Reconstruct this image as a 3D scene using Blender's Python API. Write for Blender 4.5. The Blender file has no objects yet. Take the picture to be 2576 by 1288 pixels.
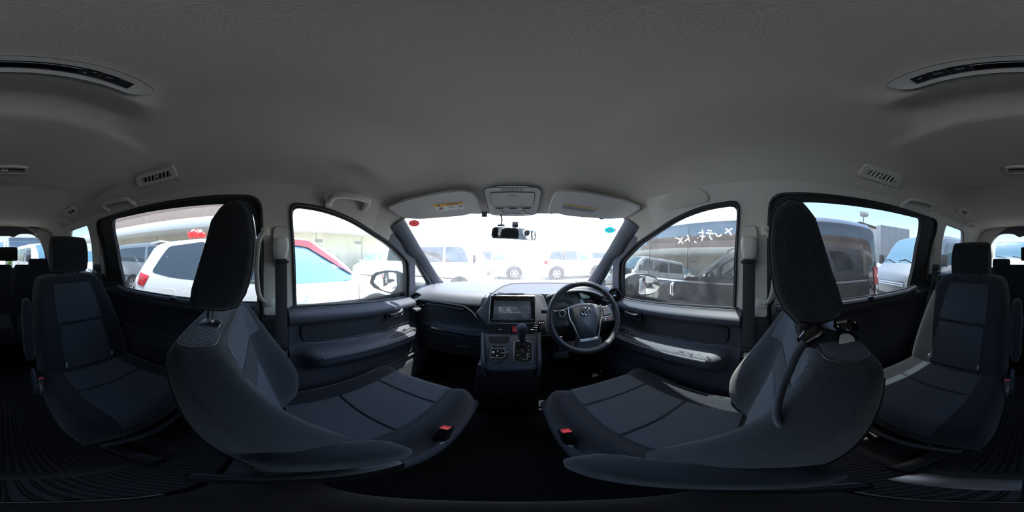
import bpy, bmesh, math, random
from math import sin, cos, tan, radians, pi, atan2, sqrt, hypot
from mathutils import Vector, Matrix
from mathutils.geometry import delaunay_2d_cdt

scene = bpy.context.scene
COL = scene.collection
random.seed(7)

# ------------------------------------------------------------------ camera
EYE = Vector((0.012, 0.0, 1.45))          # between the front head restraints
YAW = 1.2                                  # degrees
cam_data = bpy.data.cameras.new('panorama_camera')
cam_data.type = 'PANO'
try:
    cam_data.panorama_type = 'EQUIRECTANGULAR'
except Exception:
    pass
try:
    cam_data.cycles.panorama_type = 'EQUIRECTANGULAR'
except Exception:
    pass
cam_data.clip_start = 0.005
cam_data.clip_end = 500
cam = bpy.data.objects.new('panorama_camera', cam_data)
cam.location = EYE
cam.rotation_euler = (radians(90), 0, radians(YAW))
COL.objects.link(cam)
scene.camera = cam

# ------------------------------------------------------------------ sky, sun, exposure
SUN_DIR = Vector((0.195, 0.135, 1.0)).normalized()
world = bpy.data.worlds.new('sky')
scene.world = world
world.use_nodes = True
wn = world.node_tree
wn.nodes.clear()
sky = wn.nodes.new('ShaderNodeTexSky')
sky.sky_type = 'NISHITA'
sky.sun_disc = False
sky.sun_elevation = math.asin(SUN_DIR.z)
sky.sun_rotation = atan2(SUN_DIR.x, SUN_DIR.y)
sky.air_density = 1.0
sky.dust_density = 2.0
bg = wn.nodes.new('ShaderNodeBackground')
bg.inputs['Strength'].default_value = 0.42
wo = wn.nodes.new('ShaderNodeOutputWorld')
wn.links.new(sky.outputs['Color'], bg.inputs['Color'])
wn.links.new(bg.outputs['Background'], wo.inputs['Surface'])
sun_data = bpy.data.lights.new('sun', 'SUN')
sun_data.energy = 9.0
sun_data.angle = radians(0.6)
sun_data.color = (1.0, 0.96, 0.90)
sun = bpy.data.objects.new('sun', sun_data)
sun.rotation_euler = SUN_DIR.to_track_quat('Z', 'Y').to_euler()
sun.location = (5, 5, 30)
COL.objects.link(sun)
scene.view_settings.view_transform = 'Standard'
scene.view_settings.look = 'None'
scene.view_settings.gamma = 1.0
scene.view_settings.use_curve_mapping = False
scene.view_settings.exposure = 1.38
cy = scene.cycles
cy.max_bounces = 10
cy.diffuse_bounces = 6
cy.glossy_bounces = 5
cy.transmission_bounces = 6
cy.transparent_max_bounces = 16
cy.caustics_reflective = False
cy.caustics_refractive = False
cy.sample_clamp_indirect = 6.0

# ------------------------------------------------------------------ measuring helpers
def D(px, py):
    lon = radians((px - 1288) * 360 / 2576 - YAW)
    lat = radians((644 - py) * 180 / 1288)
    return Vector((sin(lon) * cos(lat), cos(lon) * cos(lat), sin(lat)))
def onX(px, py, X):
    d = D(px, py); return EYE + d * ((X - EYE.x) / d.x)
def onY(px, py, Y):
    d = D(px, py); return EYE + d * ((Y - EYE.y) / d.y)
def onZ(px, py, Z):
    d = D(px, py); return EYE + d * ((Z - EYE.z) / d.z)
def pix(p):
    v = Vector(p) - EYE
    lon = math.degrees(atan2(v.x, v.y)) + YAW
    lat = math.degrees(math.asin(v.z / v.length))
    return ((lon / 360 * 2576 + 1288) % 2576, 644 - lat / 180 * 1288)

def interp(t, tab):
    if t <= tab[0][0]: return tab[0][1]
    for (a, va), (b, vb) in zip(tab, tab[1:]):
        if t <= b:
            f = (t - a) / (b - a)
            return va + (vb - va) * f
    return tab[-1][1]
def smooth(t, tab):
    """catmull-rom through a table"""
    n = len(tab)
    if t <= tab[0][0]: return tab[0][1]
    if t >= tab[-1][0]: return tab[-1][1]
    for i in range(n - 1):
        if t <= tab[i + 1][0]:
            x0, y0 = tab[i]; x1, y1 = tab[i + 1]
            h = x1 - x0
            m0 = ((y1 - tab[i - 1][1]) / (x1 - tab[i - 1][0])) if i > 0 else (y1 - y0) / h
            m1 = ((tab[i + 2][1] - y0) / (tab[i + 2][0] - x0)) if i + 2 < n else (y1 - y0) / h
            f = (t - x0) / h
            return ((2*f**3 - 3*f**2 + 1) * y0 + (f**3 - 2*f**2 + f) * h * m0
                    + (-2*f**3 + 3*f**2) * y1 + (f**3 - f**2) * h * m1)
def sstep(a, b, t):
    t = max(0.0, min(1.0, (t - a) / (b - a))); return t * t * (3 - 2 * t)
def spline(pts, n=8, closed=False):
    """catmull-rom resample of a list of tuples/Vectors"""
    P = [Vector(p) for p in pts]; m = len(P); out = []
    segs = m if closed else m - 1
    for i in range(segs):
        p0 = P[(i - 1) % m] if closed or i > 0 else P[0] * 2 - P[1]
        p1 = P[i]; p2 = P[(i + 1) % m]
        p3 = P[(i + 2) % m] if closed or i + 2 < m else P[-1] * 2 - P[-2]
        for k in range(n):
            t = k / n
            out.append(0.5 * ((2 * p1) + (p2 - p0) * t + (2 * p0 - 5 * p1 + 4 * p2 - p3) * t * t
                              + (3 * p1 - p0 - 3 * p2 + p3) * t ** 3))
    if not closed: out.append(P[-1].copy())
    return out
def roundpoly(pts, r, n=5):
    """round the corners of a closed polygon of 2D/3D points; r a number or one per corner"""
    P = [Vector(p) for p in pts]; m = len(P); out = []
    for i in range(m):
        a, b, c = P[i - 1], P[i], P[(i + 1) % m]
        rr = r[i] if isinstance(r, (list, tuple)) else r
        d1 = (a - b); d2 = (c - b)
        q = min(rr, d1.length * 0.49, d2.length * 0.49)
        if q < 1e-6: out.append(b.copy()); continue
        s = b + d1.normalized() * q; e = b + d2.normalized() * q
        for k in range(n + 1):
            t = k / n
            out.append(s * (1 - t) ** 2 + b * 2 * t * (1 - t) + e * t * t)
    return out
def inpoly(x, y, poly):
    c = False; j = len(poly) - 1
    for i in range(len(poly)):
        xi, yi = poly[i][0], poly[i][1]; xj, yj = poly[j][0], poly[j][1]
        if (yi > y) != (yj > y) and x < (xj - xi) * (y - yi) / (yj - yi) + xi: c = not c
        j = i
    return c
def cdt(outline, holes=(), step=None, lines=(), extra=()):
    """fill a 2D outline (minus holes) with triangles; interior grid points every STEP"""
    V, E = [], []
    for loop in [outline] + list(holes):
        b = len(V)
        for p in loop: V.append(Vector((p[0], p[1])))
        for i in range(len(loop)): E.append((b + i, b + (i + 1) % len(loop)))
    for ln in lines:
        b = len(V)
        for p in ln: V.append(Vector((p[0], p[1])))
        for i in range(len(ln) - 1): E.append((b + i, b + i + 1))
    for p in extra:
        if inpoly(p[0], p[1], outline) and not any(inpoly(p[0], p[1], h) for h in holes): V.append(Vector((p[0], p[1])))
    if step:
        xs = [p[0] for p in outline]; ys = [p[1] for p in outline]
        nb = list(V)
        nx = int((max(xs) - min(xs)) / step) + 1; ny = int((max(ys) - min(ys)) / step) + 1
        cell = {}
        for v in nb: cell.setdefault((int(v.x / step), int(v.y / step)), []).append(v)
        for i in range(nx + 1):
            for j in range(ny + 1):
                x = min(xs) + (i + 0.5 * (j % 2)) * step; y = min(ys) + j * step
                if not inpoly(x, y, outline) or any(inpoly(x, y, h) for h in holes): continue
                ci, cj = int(x / step), int(y / step); ok = True
                for a in (-1, 0, 1):
                    for b2 in (-1, 0, 1):
                        for v in cell.get((ci + a, cj + b2), ()):
                            if (v.x - x) ** 2 + (v.y - y) ** 2 < (0.45 * step) ** 2: ok = False
                if ok: V.append(Vector((x, y)))
    vs, es, fs, *_ = delaunay_2d_cdt(V, E, [], 0, 1e-7)
    F = []
    for f in fs:
        cx = sum(vs[i].x for i in f) / len(f); cy_ = sum(vs[i].y for i in f) / len(f)
        if inpoly(cx, cy_, outline) and not any(inpoly(cx, cy_, h) for h in holes): F.append(tuple(f))
    return [(v.x, v.y) for v in vs], F

# ------------------------------------------------------------------ object helpers
def tag(o, label=None, cat=None, group=None, kind=None):
    if label: o['label'] = label
    if cat: o['category'] = cat
    if group: o['group'] = group
    if kind: o['kind'] = kind
    return o
def empty(name, loc, label=None, cat=None, group=None, kind=None):
    o = bpy.data.objects.new(name, None)
    o.location = loc; o.empty_display_size = 0.02
    COL.objects.link(o)
    return tag(o, label, cat, group, kind)
def obj(name, V, F, m, parent=None, shade=True, angle=40):
    me = bpy.data.meshes.new(name)
    if parent is not None:
        off = parent.get('_o', None)
    me.from_pydata([tuple(v) for v in V], [], [tuple(f) for f in F])
    me.validate(clean_customdata=False)
    return link(name, me, m, parent, shade, angle)
ORIGIN = {}
def world_loc(o):
    p = Vector(o.location)
    while o.parent: o = o.parent; p = p + Vector(o.location)
    return p
def link(name, me, m, parent=None, shade=True, angle=40):
    bm = bmesh.new(); bm.from_mesh(me)
    bmesh.ops.remove_doubles(bm, verts=bm.verts, dist=1e-6)
    bmesh.ops.recalc_face_normals(bm, faces=bm.faces)
    if shade:
        ca = radians(angle)
        for f in bm.faces: f.smooth = True
        for e in bm.edges:
            if len(e.link_faces) == 2 and e.calc_face_angle(0) > ca: e.smooth = False
    bm.to_mesh(me); bm.free()
    o = bpy.data.objects.new(name, me)
    COL.objects.link(o)
    if m is not None: me.materials.append(m)
    if parent is not None:
        o.parent = parent
        off = world_loc(parent)
        me.transform(Matrix.Translation(-off))
    return o
def frame(n, up=(0, 0, 1)):
    n = Vector(n).normalized(); up = Vector(up)
    u = up.cross(n)
    if u.length < 1e-4: u = Vector((1, 0, 0)).cross(n)
    u.normalize(); v = n.cross(u)
    return u, v, n
def box(c, s, bevel=0.0, rot=None, seg=2):
    bm = bmesh.new(); bmesh.ops.create_cube(bm, size=1)
    bmesh.ops.scale(bm, vec=Vector(s), verts=bm.verts)
    if bevel: bmesh.ops.bevel(bm, geom=list(bm.edges), offset=bevel, segments=seg, affect='EDGES', profile=0.5)
    M = Matrix.Translation(Vector(c))
    if rot is not None:
        from mathutils import Euler
        M = M @ (rot if isinstance(rot, Matrix) else Euler([radians(a) for a in rot]).to_matrix().to_4x4())
    bm.transform(M)
    V = [v.co.copy() for v in bm.verts]; bm.verts.index_update()
    F = [[v.index for v in f.verts] for f in bm.faces]; bm.free()
    return V, F
def join(*parts):
    V, F = [], []
    for v, f in parts:
        b = len(V); V += list(v); F += [[i + b for i in q] for q in f]
    return V, F
def loft(rings, cap=True, closed=True, loop=False):
    n = len(rings[0]); V = [p for r in rings for p in r]; F = []
    m = len(rings)
    for i in range(m if loop else m - 1):
        a = i * n; b = ((i + 1) % m) * n
        for j in range(n if closed else n - 1):
            k = (j + 1) % n
            F.append((a + j, a + k, b + k, b + j))
    if cap and not loop:
        F.append(tuple(range(n))[::-1]); F.append(tuple((m - 1) * n + j for j in range(n)))
    return V, F
def tube(pts, r, n=8, closed=False, cap=True, flat=1.0, up=None):
    """sweep a round (or flattened) section along points; r number or list"""
    P = [Vector(p) for p in pts]; m = len(P); rings = []
    pu = Vector(up) if up else None
    for i in range(m):
        if closed: t = P[(i + 1) % m] - P[i - 1]
        else: t = P[min(i + 1, m - 1)] - P[max(i - 1, 0)]
        t.normalize()
        if pu is None:
            a = Vector((0, 0, 1)) if abs(t.z) < 0.9 else Vector((1, 0, 0))
            u = a.cross(t).normalized()
        else:
            u = pu - t * pu.dot(t)
            u.normalize()
        w = t.cross(u)
        if not up: pu = u
        rr = r[i] if isinstance(r, (list, tuple)) else r
        rings.append([P[i] + u * rr * cos(2 * pi * k / n) + w * rr * flat * sin(2 * pi * k / n) for k in range(n)])
    return loft(rings, cap=cap, loop=closed)
def lathe(prof, origin, axis, n=24, up=(0, 0, 1)):
    """prof: (radius, along) pairs"""
    u, v, w = frame(axis, up); O = Vector(origin)
    rings = [[O + w * h + (u * cos(2 * pi * k / n) + v * sin(2 * pi * k / n)) * max(r, 1e-5) for k in range(n)] for r, h in prof]
    return loft(rings, cap=True)
def slab(P, thick, n=None, holes=(), step=None):
    """solid from a closed 3D outline, roughly planar; extruded by -n*thick"""
    P = [Vector(p) for p in P]
    if n is None:
        n = Vector((0, 0, 0))
        for i in range(len(P)): n += (P[i] - P[0]).cross(P[(i + 1) % len(P)] - P[0])
    n = Vector(n).normalized(); u, v, w = frame(n, (0, 0, 1) if abs(n.z) < 0.95 else (0, 1, 0))
    O = sum(P, Vector()) / len(P)
    to2 = lambda p: ((Vector(p) - O).dot(u), (Vector(p) - O).dot(v))
    H = lambda p: (Vector(p) - O).dot(w)
    out2 = [to2(p) for p in P]; hol2 = [[to2(p) for p in h] for h in holes]
    V2, F = cdt(out2, hol2, step)
    # keep the out-of-plane height of the outline points (inverse distance elsewhere)
    hs = [H(p) for p in P]
    flat = max(abs(h) for h in hs) < 1e-4
    def height(x, y):
        if flat: return 0.0
        sw = s = 0.0
        for (a, b), h in zip(out2, hs):
            d2 = (a - x) ** 2 + (b - y) ** 2
            if d2 < 1e-12: return h
            q = 1 / d2 ** 1.5; sw += q; s += q * h
        return s / sw
    top = [O + u * x + v * y + w * height(x, y) for x, y in V2]
    return thicken(top, F, [-w * thick] * len(top))
def thicken(top, F, offs):
    nV = len(top); V = list(top) + [t + o for t, o in zip(top, offs)]
    FF = [tuple(f) for f in F] + [tuple(i + nV for i in f)[::-1] for f in F]
    cnt = {}
    for f in F:
        for i in range(len(f)):
            a, b = f[i], f[(i + 1) % len(f)]
            cnt[(a, b)] = cnt.get((a, b), 0) + 1
    for (a, b) in list(cnt):
        if (b, a) not in cnt: FF.append((b, a, a + nV, b + nV))
    return V, FF
def grid(nu, nv, fn, closed_u=False):
    V = [fn(i / (nu if closed_u else nu - 1), j / (nv - 1)) for j in range(nv) for i in range(nu)]
    F = []
    for j in range(nv - 1):
        for i in range(nu if closed_u else nu - 1):
            k = (i + 1) % nu
            F.append((j * nu + i, j * nu + k, (j + 1) * nu + k, (j + 1) * nu + i))
    return V, F
def mirror(VF):
    V, F = VF
    return [Vector((-v[0], v[1], v[2])) for v in V], [tuple(f)[::-1] for f in F]
def rrect(w, h, r, n=4):
    """rounded rectangle outline in 2D around 0"""
    return [(p.x, p.y) for p in roundpoly([(-w/2, -h/2), (w/2, -h/2), (w/2, h/2), (-w/2, h/2)], r, n)]
def place(P2, O, u, v, n=None, h=0.0):
    O = Vector(O); u = Vector(u); v = Vector(v)
    w = u.cross(v).normalized() * h
    return [O + u * p[0] + v * p[1] + w for p in P2]
def plate(P2, O, u, v, t, bevel=0.0):
    """solid plate: 2D outline on frame (O,u,v); front face at O, body behind by t; edge chamfer bevel"""
    O = Vector(O); u = Vector(u).normalized(); v = Vector(v).normalized(); w = u.cross(v)
    c = (sum(p[0] for p in P2) / len(P2), sum(p[1] for p in P2) / len(P2))
    def sh(b):
        out = []
        m = len(P2)
        for i in range(m):
            a, p, q = P2[i - 1], P2[i], P2[(i + 1) % m]
            t1 = Vector((q[0] - a[0], q[1] - a[1]))
            if t1.length < 1e-9: out.append(p); continue
            t1.normalize(); out.append((p[0] - t1.y * b, p[1] + t1.x * b))
        return out
    area = sum(P2[i - 1][0] * P2[i][1] - P2[i][0] * P2[i - 1][1] for i in range(len(P2)))
    if area < 0: P2 = P2[::-1]
    if bevel: rings = [place(sh(bevel), O, u, v), place(P2, O - w * bevel, u, v), place(P2, O - w * t, u, v)]
    else: rings = [place(P2, O, u, v), place(P2, O - w * t, u, v)]
    return loft(rings)
def ringplate(outer, inner, O, u, v, t):
    """flat frame between two outlines with the same number of points"""
    O = Vector(O); u = Vector(u).normalized(); v = Vector(v).normalized(); w = u.cross(v)
    r = [place(outer, O - w * t, u, v), place(outer, O, u, v), place(inner, O, u, v), place(inner, O - w * t, u, v)]
    return loft(r, loop=True)
def strokes(lines, O, u, v, wd, t=0.0008):
    """thin raised pen strokes: list of 2D polylines -> ribbons on a plane"""
    O = Vector(O); u = Vector(u).normalized(); v = Vector(v).normalized(); w = u.cross(v)
    parts = []
    for ln in lines:
        P = [Vector((p[0], p[1])) for p in ln]
        L, R = [], []
        for i in range(len(P)):
            d = (P[min(i + 1, len(P) - 1)] - P[max(i - 1, 0)])
            if d.length < 1e-9: d = Vector((1, 0))
            d.normalize(); nn = Vector((-d.y, d.x)) * wd / 2
            L.append(P[i] + nn); R.append(P[i] - nn)
        o2 = L + R[::-1]
        top = [O + u * p.x + v * p.y + w * t for p in o2]; bot = [O + u * p.x + v * p.y for p in o2]
        m = len(P); F = []
        for i in range(m - 1): F.append((i, i + 1, 2 * m - 2 - i, 2 * m - 1 - i))
        V, FF = thicken(top, F, [b - a for a, b in zip(top, bot)])
        parts.append((V, FF))
    return join(*parts)
def text(name, body, O, u, v, size, m, parent, align='CENTER', ext=0.0002):
    cu = bpy.data.curves.new(name, 'FONT'); cu.body = body; cu.size = size
    cu.align_x = align; cu.align_y = 'CENTER'; cu.extrude = ext; cu.resolution_u = 2
    o = bpy.data.objects.new(name, cu); COL.objects.link(o)
    bpy.context.view_layer.update()
    me = bpy.data.meshes.new_from_object(o.evaluated_get(bpy.context.evaluated_depsgraph_get()))
    bpy.data.objects.remove(o); bpy.data.curves.remove(cu)
    u = Vector(u).normalized(); v = Vector(v).normalized(); w = u.cross(v).normalized(); v = w.cross(u)
    X = Matrix((u, v, w)).transposed().to_4x4(); X.translation = Vector(O) + w * 0.0006
    me.transform(X); me.materials.clear(); me.name = name
    return link(name, me, m, parent, False)
def copy_tree(o, parent=None, delta=None):
    c = o.copy(); COL.objects.link(c)
    if parent is not None: c.parent = parent
    if delta is not None: c.location = Vector(c.location) + Vector(delta)
    for ch in list(o.children): copy_tree(ch, c)
    return c

# ------------------------------------------------------------------ materials
def mat(name, col, rough=0.6, metal=0.0, spec=0.5, bump=None, noise=None, coat=0.0, emit=None, sheen=0.0, trans=0.0):
    """bump: (kind, scale, strength[, axis]); noise: (scale, amount) colour mottling"""
    m = bpy.data.materials.new(name); m.use_nodes = True
    nt = m.node_tree; b = nt.nodes['Principled BSDF']
    b.inputs['Base Color'].default_value = (*col, 1); b.inputs['Roughness'].default_value = rough
    b.inputs['Metallic'].default_value = metal; b.inputs['Specular IOR Level'].default_value = spec
    b.inputs['Coat Weight'].default_value = coat; b.inputs['Coat Roughness'].default_value = 0.03
    b.inputs['Sheen Weight'].default_value = sheen
    if emit:
        b.inputs['Emission Color'].default_value = (*emit[0], 1); b.inputs['Emission Strength'].default_value = emit[1]
    tc = nt.nodes.new('ShaderNodeTexCoord')
    geo = nt.nodes.new('ShaderNodeNewGeometry')
    if noise:
        n = nt.nodes.new('ShaderNodeTexNoise'); n.inputs['Scale'].default_value = noise[0]; n.inputs['Detail'].default_value = 6
        nt.links.new(geo.outputs['Position'], n.inputs['Vector'])
        r = nt.nodes.new('ShaderNodeValToRGB'); a = noise[1]
        r.color_ramp.elements[0].position = 0.3; r.color_ramp.elements[1].position = 0.7
        r.color_ramp.elements[0].color = (*[c * (1 - a) for c in col], 1)
        r.color_ramp.elements[1].color = (*[min(1, c * (1 + a)) for c in col], 1)
        nt.links.new(n.outputs['Fac'], r.inputs['Fac']); nt.links.new(r.outputs['Color'], b.inputs['Base Color'])
    if bump:
        kind, sc, st = bump[:3]
        if kind == 'noise':
            t = nt.nodes.new('ShaderNodeTexNoise'); t.inputs['Scale'].default_value = sc; t.inputs['Detail'].default_value = 3
            nt.links.new(geo.outputs['Position'], t.inputs['Vector']); fac = t.outputs['Fac']
        elif kind == 'vor':
            t = nt.nodes.new('ShaderNodeTexVoronoi'); t.inputs['Scale'].default_value = sc
            nt.links.new(geo.outputs['Position'], t.inputs['Vector']); fac = t.outputs['Distance']
        else:
            t = nt.nodes.new('ShaderNodeTexWave'); t.inputs['Scale'].default_value = sc
            t.bands_direction = bump[3]; t.inputs['Distortion'].default_value = 0.0
            nt.links.new(geo.outputs['Position'], t.inputs['Vector']); fac = t.outputs['Fac']
        bp = nt.nodes.new('ShaderNodeBump'); bp.inputs['Strength'].default_value = st; bp.inputs['Distance'].default_value = 0.002
        nt.links.new(fac, bp.inputs['Height']); nt.links.new(bp.outputs['Normal'], b.inputs['Normal'])
    return m
def translucent(name, col):
    """thin film of pen or print that light shines through"""
    m = bpy.data.materials.new(name); m.use_nodes = True; nt = m.node_tree; b = nt.nodes['Principled BSDF']
    b.inputs['Base Color'].default_value = (*col, 1); b.inputs['Roughness'].default_value = .8
    t = nt.nodes.new('ShaderNodeBsdfTranslucent'); t.inputs['Color'].default_value = (*col, 1)
    mx = nt.nodes.new('ShaderNodeMixShader'); mx.inputs['Fac'].default_value = .7
    nt.links.new(b.outputs['BSDF'], mx.inputs[1]); nt.links.new(t.outputs['BSDF'], mx.inputs[2])
    nt.links.new(mx.outputs['Shader'], nt.nodes['Material Output'].inputs['Surface'])
    return m
def ribbed(name, c1, c2, scale, axis, rough=0.9):
    """corded cloth: bands of two tones with relief"""
    m = mat(name, c1, rough, sheen=0.15); nt = m.node_tree; b = nt.nodes['Principled BSDF']
    geo = nt.nodes.new('ShaderNodeNewGeometry')
    t = nt.nodes.new('ShaderNodeTexWave'); t.inputs['Scale'].default_value = scale; t.bands_direction = axis
    nt.links.new(geo.outputs['Position'], t.inputs['Vector'])
    r = nt.nodes.new('ShaderNodeValToRGB'); r.color_ramp.elements[0].color = (*c1, 1); r.color_ramp.elements[1].color = (*c2, 1)
    r.color_ramp.elements[0].position = 0.25; r.color_ramp.elements[1].position = 0.6
    nt.links.new(t.outputs['Fac'], r.inputs['Fac']); nt.links.new(r.outputs['Color'], b.inputs['Base Color'])
    bp = nt.nodes.new('ShaderNodeBump'); bp.inputs['Strength'].default_value = 0.5; bp.inputs['Distance'].default_value = 0.0015
    nt.links.new(t.outputs['Fac'], bp.inputs['Height']); nt.links.new(bp.outputs['Normal'], b.inputs['Normal'])
    return m
def glass(name, tint=(1, 1, 1), dust=0.0, ior=1.45, rough=0.0, dscale=14):
    """thin pane: see-through with fresnel reflection and an optional film of dust"""
    m = bpy.data.materials.new(name); m.use_nodes = True; nt = m.node_tree; nt.nodes.clear()
    tr = nt.nodes.new('ShaderNodeBsdfTransparent'); tr.inputs['Color'].default_value = (*tint, 1)
    gl = nt.nodes.new('ShaderNodeBsdfGlossy'); gl.inputs['Roughness'].default_value = rough
    lw = nt.nodes.new('ShaderNodeLayerWeight'); lw.inputs['Blend'].default_value = 0.5
    pw = nt.nodes.new('ShaderNodeMath'); pw.operation = 'POWER'; pw.inputs[1].default_value = 5.0
    f0 = ((ior - 1) / (ior + 1)) ** 2 * 1.6
    ma = nt.nodes.new('ShaderNodeMath'); ma.operation = 'MULTIPLY_ADD'; ma.inputs[1].default_value = 1 - f0; ma.inputs[2].default_value = f0
    nt.links.new(lw.outputs['Facing'], pw.inputs[0]); nt.links.new(pw.outputs[0], ma.inputs[0])
    mx = nt.nodes.new('ShaderNodeMixShader')
    nt.links.new(ma.outputs[0], mx.inputs['Fac']); nt.links.new(tr.outputs['BSDF'], mx.inputs[1]); nt.links.new(gl.outputs['BSDF'], mx.inputs[2])
    out = nt.nodes.new('ShaderNodeOutputMaterial'); last = mx
    if dust:
        df = nt.nodes.new('ShaderNodeBsdfTranslucent'); df.inputs['Color'].default_value = (0.9, 0.9, 0.9, 1)
        n = nt.nodes.new('ShaderNodeTexNoise'); n.inputs['Scale'].default_value = dscale; n.inputs['Detail'].default_value = 8
        geo = nt.nodes.new('ShaderNodeNewGeometry'); nt.links.new(geo.outputs['Position'], n.inputs['Vector'])
        mr = nt.nodes.new('ShaderNodeMapRange'); mr.inputs['From Min'].default_value = 0.3; mr.inputs['From Max'].default_value = 0.75
        mr.inputs['To Min'].default_value = dust * 0.6; mr.inputs['To Max'].default_value = dust * 1.4
        nt.links.new(n.outputs['Fac'], mr.inputs['Value'])
        m2 = nt.nodes.new('ShaderNodeMixShader'); nt.links.new(mr.outputs['Result'], m2.inputs['Fac'])
        nt.links.new(mx.outputs['Shader'], m2.inputs[1]); nt.links.new(df.outputs['BSDF'], m2.inputs[2]); last = m2
    nt.links.new(last.outputs['Shader'], out.inputs['Surface'])
    return m

M = {}
M['headliner'] = mat('headliner_cloth', (0.57, 0.53, 0.475), 0.95, bump=('noise', 420, 0.35), spec=0.2)
M['trim'] = mat('light_grey_trim', (0.60, 0.57, 0.515), 0.6, bump=('noise', 700, 0.08))
M['trim_visor'] = mat('visor_vinyl', (0.56, 0.54, 0.51), 0.7, bump=('noise', 500, 0.1))
M['console'] = mat('console_grey', (0.50, 0.49, 0.47), 0.55, bump=('noise', 600, 0.06))
M['handle'] = mat('grab_handle_grey', (0.58, 0.555, 0.52), 0.5)
M['dark'] = mat('dark_grey_plastic', (0.020, 0.022, 0.027), 0.55, bump=('noise', 500, 0.15))
M['darkb'] = mat('blue_grey_plastic', (0.040, 0.045, 0.057), 0.62, spec=0.35, bump=('noise', 500, 0.12))
M['pillar'] = mat('slate_pillar_trim', (0.065, 0.072, 0.092), 0.6, bump=('noise', 500, 0.1))
M['dash'] = mat('dash_top', (0.056, 0.061, 0.074), 0.6, bump=('noise', 600, 0.15))
M['black'] = mat('black_plastic', (0.008, 0.008, 0.009), 0.4)
M['rubber'] = mat('black_rubber', (0.012, 0.012, 0.013), 0.6)
M['piano'] = mat('piano_black', (0.004, 0.004, 0.005), 0.08, coat=0.6)
M['chrome'] = mat('chrome', (0.75, 0.76, 0.78), 0.12, metal=1.0)
M['satin'] = mat('satin_silver', (0.62, 0.63, 0.65), 0.32, metal=1.0)
M['fab'] = mat('charcoal_cloth', (0.0115, 0.0135, 0.0175), 0.95, sheen=0.2, bump=('vor', 900, 0.35), spec=0.15)
M['fab2'] = mat('charcoal_knit', (0.014, 0.015, 0.018), 0.95, sheen=0.15, bump=('vor', 700, 0.35), spec=0.15)
M['ribx'] = ribbed('corded_cloth_lengthwise', (0.014, 0.018, 0.026), (0.040, 0.048, 0.062), 60, 'X')
M['ribz'] = ribbed('corded_cloth_upright', (0.012, 0.015, 0.021), (0.030, 0.037, 0.049), 60, 'Z')
M['riby'] = ribbed('corded_cloth_crosswise', (0.018, 0.022, 0.030), (0.040, 0.048, 0.062), 60, 'Y')
M['belt'] = mat('seat_belt_webbing', (0.022, 0.023, 0.026), 0.8, bump=('noise', 900, 0.2))
M['red'] = mat('buckle_red', (0.75, 0.03, 0.025), 0.4)
M['white'] = mat('printed_white', (0.80, 0.80, 0.78), 0.6)
M['orange'] = mat('warning_orange', (0.85, 0.42, 0.03), 0.6)
M['ink'] = mat('dark_ink', (0.03, 0.03, 0.03), 0.7)
M['inkred'] = mat('red_ink', (0.60, 0.06, 0.05), 0.7)
M['teal'] = mat('teal_ink', (0.02, 0.42, 0.50), 0.6)
M['inkgrey'] = mat('grey_ink', (0.30, 0.30, 0.30), 0.7)
M['mirror'] = mat('mirror_silver', (0.90, 0.92, 0.93), 0.01, metal=1.0)
M['glass_front'] = glass('windscreen_glass', (0.93, 0.97, 0.96), dust=0.05)
M['glass_door'] = glass('door_glass', (0.90, 0.95, 0.94), dust=0.012)
M['glass_tint'] = glass('tinted_glass', (0.53, 0.56, 0.57), dust=0.008)
M['carpet'] = mat('black_carpet', (0.010, 0.010, 0.012), 1.0, bump=('noise', 500, 0.6), spec=0.1)
M['mat'] = mat('ribbed_rubber_mat', (0.018, 0.019, 0.023), 0.55)
M['sillmetal'] = mat('brushed_sill_metal', (0.30, 0.31, 0.33), 0.35, metal=1.0)
M['clear'] = glass('clear_lens', (0.95, 0.95, 0.95), ior=1.5)
# ================================================================== cabin shell
ZC = EYE.z
XS_TAB = [(-0.60, .715), (-0.25, .715), (-0.10, .705), (0.0, .690), (0.10, .665), (0.20, .625), (0.30, .575), (0.40, .515)]
R_TAB = [(-1.95, .345), (-1.6, .368), (-1.2, .385), (-0.5, .396), (0.0, .402), (0.3, .396), (0.5, .377), (0.7, .333), (0.85, .283), (0.95, .240), (1.1, .150), (1.6, -.10)]
def xside(z, y):
    w = smooth(z, XS_TAB)
    w *= 1 - 0.10 * sstep(0.55, 1.45, y) - 0.05 * sstep(-1.1, -2.0, y)
    return w
def zroof(x, y):
    z = smooth(y, R_TAB) - 0.035 * (x / 0.55) ** 2
    ax = abs(x)
    # raised centre channel over the front seats and the stepped area behind it
    z += 0.010 * (1 - sstep(0.19, 0.27, ax)) * sstep(-0.19, -0.13, y) * (1 - sstep(0.25, 0.55, y))
    z -= 0.012 * math.exp(-((y + 0.195) / 0.018) ** 2) * (1 - sstep(0.17, 0.26, ax))
    z += 0.014 * math.exp(-((y + 0.255) / 0.04) ** 2) * (1 - sstep(0.20, 0.30, ax))
    z -= 0.012 * sstep(-0.30, -0.34, y) * (1 - sstep(0.25, 0.45, ax))
    z += 0.012 * sstep(-0.78, -0.84, y) * (1 - sstep(0.30, 0.50, ax))
    return z
def FS(x, y, z):
    """<0 inside the cabin lining"""
    a = abs(x) - xside(z, y); b = (z - zroof(x, y)); k = 0.09
    h = max(k - abs(a - b), 0.0) / k
    return max(a, b) + h * h * k * 0.25
def shell_ray(o, d, tmax=4.0):
    lo, hi = 0.02, 0.05
    o = Vector(o) - Vector((0, 0, ZC)); d = Vector(d)
    while hi < tmax and FS(*(o + d * hi)) < 0: lo = hi; hi += 0.04
    for _ in range(14):
        mid = (lo + hi) / 2
        if FS(*(o + d * mid)) < 0: lo = mid
        else: hi = mid
    return o + d * lo + Vector((0, 0, ZC))
def S(px, py): return shell_ray(EYE, D(px, py))
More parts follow.
